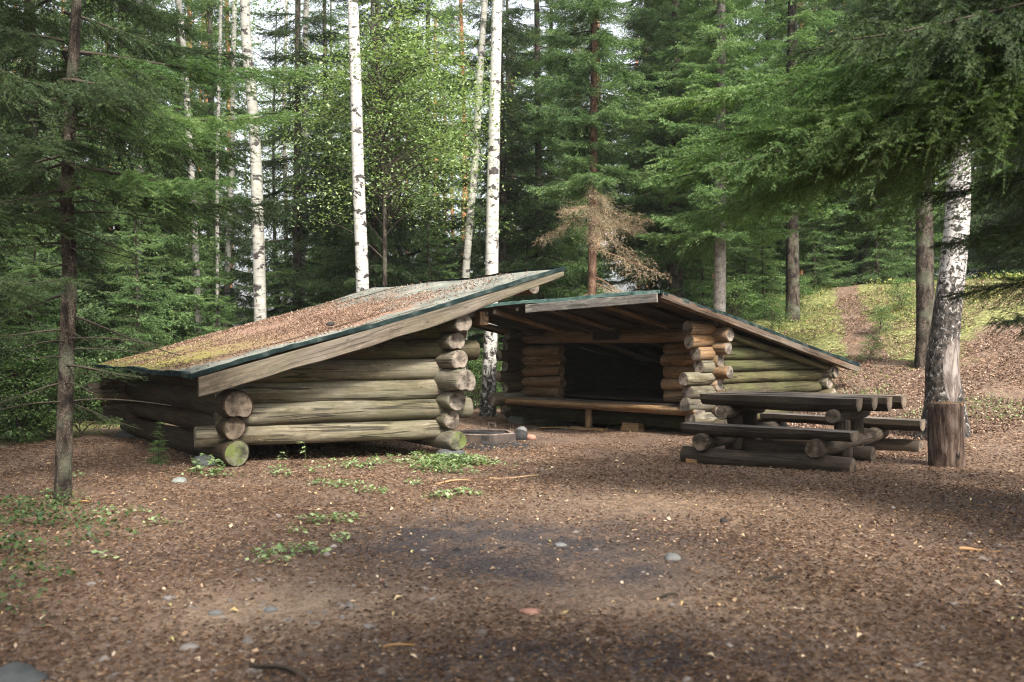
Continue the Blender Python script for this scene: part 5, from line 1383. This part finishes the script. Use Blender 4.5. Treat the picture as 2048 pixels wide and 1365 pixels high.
# thin left spruce
x, y = P_(126, 8.7); z = gz(x, y)
e = empty('spruce_tree', (x, y, z), 'near thin spruce with bare dark trunk at the left', 'spruce')
rows = [(126, 1000), (127, 860), (131, 680), (137, 540), (132, 400), (140, 240), (152, 60), (158, -60)]
zz = np.array([CAMZ - (py - HOR) / F * 8.7 - z for _, py in rows]); xx = np.array([(px - 126) / F * 8.7 for px, _ in rows])
zt2 = np.linspace(-.2, 9.5, 50); path = np.stack([np.interp(zt2, zz, xx), .03 * np.sin(zt2), zt2], -1)
link('trunk', trunk_mesh('trunk', path, np.clip(.072 * (1.02 - .085 * zt2), .01, 1), M['bark_spruce'], 18, .12, 3, .04), e)
Rl = random.Random(14)
for k in range(30):
    zb = 2.9 + k * .19 + Rl.uniform(-.05, .05)
    az = k * 2.4 + Rl.uniform(-.3, .3)
    add_branch(e, NBM[k % 2][0], zb, az, Rl.uniform(-.10, .15), Rl.uniform(.55, .95) * (1 if zb < 6 else .7), Rl.uniform(-.2, .2))
for (zb, az, s, pt) in ((3.6, -.15, .98, .05), (3.05, -.35, .85, 0), (4.1, .25, 1.0, .12)):
    add_branch(e, NBL[0][0], zb, az, pt, s, 0, 'bright outer branch reaching right')
for k in range(16):
    add_branch(e, NBD[0][0], .9 + k * .16, k * 2.4 + 1, Rl.uniform(-.2, .15), Rl.uniform(.4, .8))
# bare dead twigs on the trunk
mbv, mbq, n = [], [], 0
for k in range(26):
    zb = Rl.uniform(.8, 3.6); a = Rl.uniform(0, 6.28); L = Rl.uniform(.3, 1.1); tt = np.linspace(0, 1, 8)[:, None]
    pa = np.concatenate([np.interp(zb, zt2, path[:, 0]) + math.cos(a) * L * tt, math.sin(a) * L * tt, zb + .12 * L * tt - .3 * L * tt ** 2 + .1 * L * tt ** 3], 1)
    V_, Q_, _ = tube(pa, .007 * (1 - .8 * tt[:, 0]) + .001, 4); mbv.append(V_); mbq.append(Q_ + n); n += len(V_)
link('dead_twigs', mesh_np('dead_twigs', np.concatenate(mbv), np.concatenate(mbq), [M['bark_spruce']]), e)
# a second near spruce just outside the left edge whose boughs hang into the frame
x, y = -4.9, 7.4; z = gz(x, y)
e = empty('spruce_tree', (x, y, z), 'dark near spruce whose boughs hang in at the upper left corner', 'spruce')
p, t = trunk_path(11, bow=.04, seed=77); link('trunk', trunk_mesh('trunk', p, .11 * (1 - .8 * t), M['bark_spruce'], 14, .2), e)
NBLd = near_branch(2.3, 1.1, .33, .18, M['needle_dark'], 1.0)
for k in range(30):
    zb = 2.0 + k * .24; add_branch(e, NBLd[0], zb, k * 2.4 + Rl.uniform(-.3, .3), Rl.uniform(-.15, .1), Rl.uniform(.6, .95) * (1 if zb < 6 else .6), Rl.uniform(-.2, .2))
# big right spruce, trunk outside the frame, long boughs over the upper right
x, y = 5.3, 7.6; z = gz(x, y)
e = empty('spruce_tree', (x, y, z), 'near big spruce whose long drooping boughs fill the upper right', 'spruce')
p, t = trunk_path(13, bow=.04, seed=78); link('trunk', trunk_mesh('trunk', p, .19 * (1 - .8 * t), M['bark_spruce'], 16, .3), e)
spec = [  # z, azimuth (pi = towards -x), scale, variant, pitch
    (3.85, PI - .02, 1.06, 0, .02), (3.95, PI + .20, .98, 1, .0), (4.05, PI - .26, 1.05, 0, .05), (4.2, PI + .06, 1.08, 2, .02), (4.4, PI + .34, .75, 1, .05), (4.55, PI - .14, .78, 0, .04),
    (3.75, PI + .10, .98, 2, .04), (3.7, PI - .14, 1.0, 1, .02), (4.8, PI + .12, .62, 1, .06), (5.1, PI - .30, .6, 2, .05), (5.4, PI + .0, .55, 0, .1), (4.3, PI + .50, .95, 1, 0), (4.9, PI + .45, .9, 1, .04), (4.0, PI - .62, 1.0, 1, .0), (4.5, PI - .75, .95, 2, .02), (4.25, PI - .5, .95, 1, .02), (4.7, PI + .6, .7, 2, .04), (5.7, PI + .3, .5, 1, .1),
    (3.0, PI - .25, .36, 2, .10), (2.85, PI + .15, .30, 1, .1), (2.6, PI - .6, .46, 0, .1), (2.45, PI + .1, .46, 1, .12), (2.1, PI - .2, .44, 0, .1), (1.8, PI + .25, .42, 1, .12), (2.9, PI - .05, .50, 1, .12)]
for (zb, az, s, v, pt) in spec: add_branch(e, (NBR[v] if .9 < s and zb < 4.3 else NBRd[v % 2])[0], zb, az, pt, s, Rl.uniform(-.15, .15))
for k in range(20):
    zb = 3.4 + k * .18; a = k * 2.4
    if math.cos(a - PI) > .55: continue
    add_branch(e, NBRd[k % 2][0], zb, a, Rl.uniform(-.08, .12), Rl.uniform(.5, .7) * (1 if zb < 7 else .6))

for (kind, x, y, sc_) in (('tall_b', 7.0, 3.0, .80), ('tall_e', -.6, -2.6, .95), ('tall_b', 3.7, -2.9, .95), ('tall_b', .7, -3.2, 1.0), ('tall_d', 6.4, -3.6, .85), ('tall_b', 9.6, -2.0, .8)):  # added trees out of view, placed to shade the foreground
    place(kind, 'spruce_tree', x, y, 'added unseen spruce that throws shade over the near ground', 'spruce', 'added spruces shading the near ground', x * 2.1, sc_)

# ------------------------------------------------------------------ small plants
def frond_mesh(seed, n_st, h, leaf, mat, lobes=5, spread=.6, lean=.5, stem_r=.003):
    r = np.random.default_rng(seed); V = []; T = []; Vw, Qw, n = [], [], 0
    P, D1, D2 = [], [], []
    for k in range(n_st):
        a = r.uniform(0, 6.28); hh = h * r.uniform(.6, 1.1); ln = lean * r.uniform(.2, 1)
        tt = np.linspace(0, 1, 6)[:, None]; o = r.normal(0, spread * .2, 2)
        pa = np.concatenate([o[0] + math.cos(a) * ln * hh * tt ** 1.6, o[1] + math.sin(a) * ln * hh * tt ** 1.6, hh * tt * (1 - .15 * tt)], 1)
        v, q_, _ = tube(pa, stem_r * (1 - .6 * tt[:, 0]), 4); Vw.append(v); Qw.append(q_ + n); n += len(v)
        for j in range(lobes):
            f = .45 + .55 * (j + 1) / lobes; c = np.array([np.interp(f, tt[:, 0], pa[:, i]) for i in range(3)])
            for sg in (1, -1):
                b = a + sg * r.uniform(.9, 1.5) if j < lobes - 1 else a + sg * .3
                s = leaf * r.uniform(.7, 1.1); tl = r.uniform(-.4, .25)
                d = np.array([math.cos(b) * math.cos(tl), math.sin(b) * math.cos(tl), math.sin(tl)]) * s
                P.append(c + d); D1.append(d); D2.append(np.array([-math.sin(b), math.cos(b), r.normal(0, .3)]) * s * .5)
    P, D1, D2 = map(np.array, (P, D1, D2)); m_ = len(P)
    bend = np.zeros_like(P); bend[:, 2] = -np.linalg.norm(D1, axis=1) * .15
    a_, b_, c_, d_ = P - D1, P - D1 * .15 + D2, P + D1 + bend, P - D1 * .15 - D2
    VV = np.stack([a_, b_, c_, d_], 1).reshape(-1, 3); i = np.arange(m_)[:, None] * 4
    TT = np.concatenate([i + np.array([[0, 1, 2]]), i + np.array([[0, 2, 3]])], 0)
    W = np.concatenate(Vw); Q = np.concatenate(Qw) + len(VV)
    return mesh_np('plant', np.concatenate([VV, W]), [TT, Q], [mat, M['leaf_dark']], midx=np.concatenate([np.zeros(len(TT), int), np.ones(len(Q), int)]))
def G_(px, py):
    d = F * CAMZ / (py - HOR); c = at(px, d, z=0); return c.x, d
def plant(px, py, me, label, s=1.0, name='seedling', cat='seedling', group='seedlings before the left shelter', rz=0):
    x, y = G_(px, py); o = link(name, me, None, (x, y, gz(x, y))); o.scale = (s, s, s); o.rotation_euler.z = rz
    return tag(o, label, cat, group)
pA_ = frond_mesh(1, 1, .26, .048, M['leaf_light'], 3, 0, .15); pB_ = frond_mesh(2, 4, .24, .034, M['leaf_light'], 6, .3, .6); pC_ = frond_mesh(3, 6, .16, .034, M['leaf_light'], 3, .6, .6); pD_ = frond_mesh(4, 6, .12, .030, M['leaf_light'], 4, .7, .8)
plant(612, 935, pA_, 'tall seedling with a few leaves before the dark gap under the left shelter', 1.2)
plant(563, 940, pA_, 'shorter seedling left of the tall one', .85, rz=2)
plant(437, 945, pB_, 'feathery leaved seedling beside the mossy log end', 1.0, rz=1)
plant(412, 950, pD_, 'low plant in the shade at the left foot of the mossy log end', 1.3)
plant(706, 932, pC_, 'small leafy seedling in front of the dark gap, right of the tall one', .8)
plant(730, 938, pD_, 'tiny low plant next to the small leafy seedling', .7)
plant(563, 952, pD_, 'grassy sprig at the foot of the shorter seedling', .8)
# small spruce sapling left of the shelter
x, y = P_(318, 11.2); e = place('young_a', 'spruce_sapling', x, y, 'tiny spruce sapling in the shade of the left shelter rear wall', 'sapling', None, 1.0, .155)
# groups of low leaves: dense patches are uncountable
rng = np.random.default_rng(91)
def leaf_patch(spots_, n_per_m2, leaf, mat, hmax, name, label, flat=.4):
    Xs, Ys, Hs = [], [], []
    for (px, py, rx, ry, dn_) in spots_:
        x, y = G_(px, py); n = int(n_per_m2 * rx * ry * 3.1 * dn_)
        g = rng.normal(0, .5, (n, 2)); Xs.append(x + g[:, 0] * rx); Ys.append(y + g[:, 1] * ry); Hs.append(rng.uniform(.1, 1, n) * hmax * np.exp(-.8 * (g ** 2).sum(1)))
    Xs, Ys, Hs = map(np.concatenate, (Xs, Ys, Hs)); n = len(Xs)
    P = np.stack([Xs, Ys, hgt(Xs, Ys) + .01 + Hs], -1); a = rng.uniform(0, 6.28, n); tl = rng.normal(0, flat, n); s = leaf * rng.uniform(.6, 1.2, n)
    d1 = np.stack([np.cos(a) * np.cos(tl), np.sin(a) * np.cos(tl), np.sin(tl)], -1) * s[:, None]; d2 = np.stack([-np.sin(a), np.cos(a), rng.normal(0, flat, n)], -1) * (s * .6)[:, None]
    V = np.stack([P - d1, P + d2, P + d1, P - d2], 1).reshape(-1, 3); i = np.arange(n)[:, None] * 4
    me = mesh_np(name, V, np.concatenate([i + np.array([[0, 1, 2]]), i + np.array([[0, 2, 3]])], 0), [mat])
    tag(link(name, me), label, 'ground cover', kind='stuff')
leaf_patch([(895, 925, .42, .22, 1.0), (940, 925, .35, .2, 1.0), (860, 938, .30, .2, .8), (905, 945, .28, .15, .7), (840, 920, .2, .2, .7), (790, 925, .2, .12, .5), (750, 930, .15, .1, .7), (700, 936, .2, .1, .5), (640, 945, .2, .08, .35), (560, 948, .15, .08, .5), (440, 955, .2, .1, .6), (395, 950, .15, .1, .5)], 1600, .026, M['leaf_light'], .13, 'ground_leaves', 'bright leafy patch growing round the near corner of the left shelter')
sp_ = [(640, 968, .14, .12, 1), (690, 972, .22, .12, 1), (730, 985, .15, .1, .7), (765, 985, .12, .1, .6), (830, 968, .12, .08, .8), (885, 998, .14, .14, 1), (930, 990, .22, .1, .9), (640, 1045, .22, .12, .7), (690, 1040, .2, .12, .8), (585, 1068, .10, .08, .8), (680, 1082, .10, .07, 1), (560, 1110, .22, .1, .6), (620, 1108, .16, .1, .8), (540, 1125, .14, .1, .6), (220, 1030, .12, .1, .8), (270, 1030, .1, .08, .7), (320, 1050, .16, .1, .6), (200, 1120, .1, .06, .7), (160, 955, .07, .06, 1), (100, 990, .15, .1, .7)]
leaf_patch(sp_, 1100, .023, M['leaf_light'], .07, 'ground_leaves', 'small scattered green leaf patches on the trodden ground')
leaf_patch([(30, 1110, .35, .22, 1), (110, 1050, .5, .3, .8), (20, 1030, .5, .4, .8), (190, 1080, .35, .2, .5), (60, 1170, .3, .2, .6), (130, 1010, .25, .15, 1.2), (20, 1230, .3, .2, .4)], 900, .022, M['leaf_dark'], .16, 'ground_leaves', 'shaded dark green undergrowth round the thin left trunk')
# hill and forest floor cover: heath, blueberry, grass
def cover(n, mat, name, label, cond, leaf, hmax, y0, y1, fr_=(-.6, .6)):
    Y_ = np.sqrt(rng.uniform(y0 ** 2, y1 ** 2, n)); X_ = rng.uniform(fr_[0], fr_[1], n) * Y_
    k = cond(X_, Y_); X_, Y_ = X_[k], Y_[k]; n = len(X_)
    P = np.stack([X_, Y_, hgt(X_, Y_) + rng.uniform(0, 1, n) ** 1.5 * hmax * (.3 + 1.4 * fbm(X_ * .9, Y_ * .9, 31))], -1); a = rng.uniform(0, 6.28, n); tl = rng.normal(.2, .6, n)
    s = leaf * rng.uniform(.6, 1.3, n) * (Y_ / 20) ** .5
    d1 = np.stack([np.cos(a) * np.cos(tl), np.sin(a) * np.cos(tl), np.abs(np.sin(tl))], -1) * s[:, None]; d2 = np.stack([-np.sin(a), np.cos(a), 0 * a], -1) * (s * .45)[:, None]
    V = np.stack([P - d1, P + d2, P + d1, P - d2], 1).reshape(-1, 3); i = np.arange(n)[:, None] * 4
    me = mesh_np(name, V, np.concatenate([i + np.array([[0, 1, 2]]), i + np.array([[0, 2, 3]])], 0), [mat]); tag(link(name, me), label, 'ground cover', kind='stuff')
def on_hill(x, y):
    q = .8 * x + .6 * y; pth = np.exp(-((x - (6.75 + (y - 18) * .30)) / .5) ** 2)
    return (q > 15.6 + 2.5 * (fbm(x * .8, y * .8, 41) - .5)) & (rng.uniform(0, 1, len(x)) > pth * .96) & (x > 1) & (fbm(x * 1.3, y * 1.3, 44) > .43) & ((x - .44 * y < .5) | (y > 20.5) | (fbm(x, y, 45) > .58))
cover(60000, M['grassy'], 'heath_cover', 'yellow-green moss and heath covering the hill behind the right shelter', on_hill, .035, .16, 17, 34, (.05, .6))
cover(34000, M['leaf'], 'blueberry_cover', 'green blueberry leaves dotted over the hill', lambda x, y: on_hill(x, y) & (fbm(x * .9, y * .9, 51) > .50), .03, .26, 17, 34, (.05, .6))
cover(60000, M['leaf'], 'forest_undergrowth', 'green undergrowth on the forest floor behind the shelters', lambda x, y: ((y > 18.5) | (x < -6.6)) & (fbm(x * .5, y * .5, 61) > .42) & ((x < 2) | (y > 30)) & ~((np.abs(x + .5) < 2.5) & (y < 21)), .045, .30, 12, 48)
cover(26000, M['leaf_light'], 'bank_herbs', 'sparse green herbs on the brown bank at the right', lambda x, y: (.8 * x + .6 * y > 13.2) & (.8 * x + .6 * y < 17) & (fbm(x * 1.1, y * 1.1, 71) > .57) & (x > 5.6), .026, .12, 12, 22, (.3, .6))
for k, (px, d, s, lab) in enumerate(((40, 13.5, .8, 'leafy shrub at the left edge beneath the dark spruce'), (170, 14.5, .7, 'leafy shrub right of the thin left trunk'), (95, 16.5, .9, 'leafy shrub half hidden by the thin left trunk'), (255, 18, .7, 'shrub behind the far corner of the left shelter'), (1760, 20.5, .35, 'low herb clump on the hill path side'), (1745, 18.5, .3, 'low bright herb clump right of the right shelter eave'), (1600, 25, .5, 'low shrub at the crest right of the rough dark trunk'), (1800, 22, .4, 'low shrub on the moss between the path and the old birch'), (1540, 23.5, .5, 'low shrub on the moss left of the rough dark trunk'), (955, 20.8, .7, 'bright shrub at the foot of the white birch'), (1470, 24.5, .8, 'bright shrub behind the rear eave of the right shelter'))):
    x, y = P_(px, d); place(None, 'shrub', x, y, lab, 'shrub', 'shrubs at the forest edge', k * 1.3, s, proto=BUSH)
hz = MB()
x0, x1, y0, y1, z0, z1 = -150, 150, -60, 200, -8, 45
hz.add([(x0, y0, z0), (x1, y0, z0), (x1, y1, z0), (x0, y1, z0), (x0, y0, z1), (x1, y0, z1), (x1, y1, z1), (x0, y1, z1)], [(3, 2, 1, 0), (4, 5, 6, 7), (0, 1, 5, 4), (1, 2, 6, 5), (2, 3, 7, 6), (3, 0, 4, 7)])
m = NT('forest_air'); pv = m.n('ShaderNodeVolumePrincipled'); pv.inputs['Color'].default_value = (.86, .92, .90, 1); pv.inputs['Density'].default_value = .0006
pv.inputs['Anisotropy'].default_value = .2
m.l(pv.outputs[0], m.out.inputs['Volume'])
tag(link('haze', hz.mesh('haze', [m.m])), 'thin pale air between the forest trees', 'haze', kind='stuff')
print('objects', len(bpy.data.objects), 'tris', sum(len(m_.polygons) for m_ in bpy.data.meshes) )
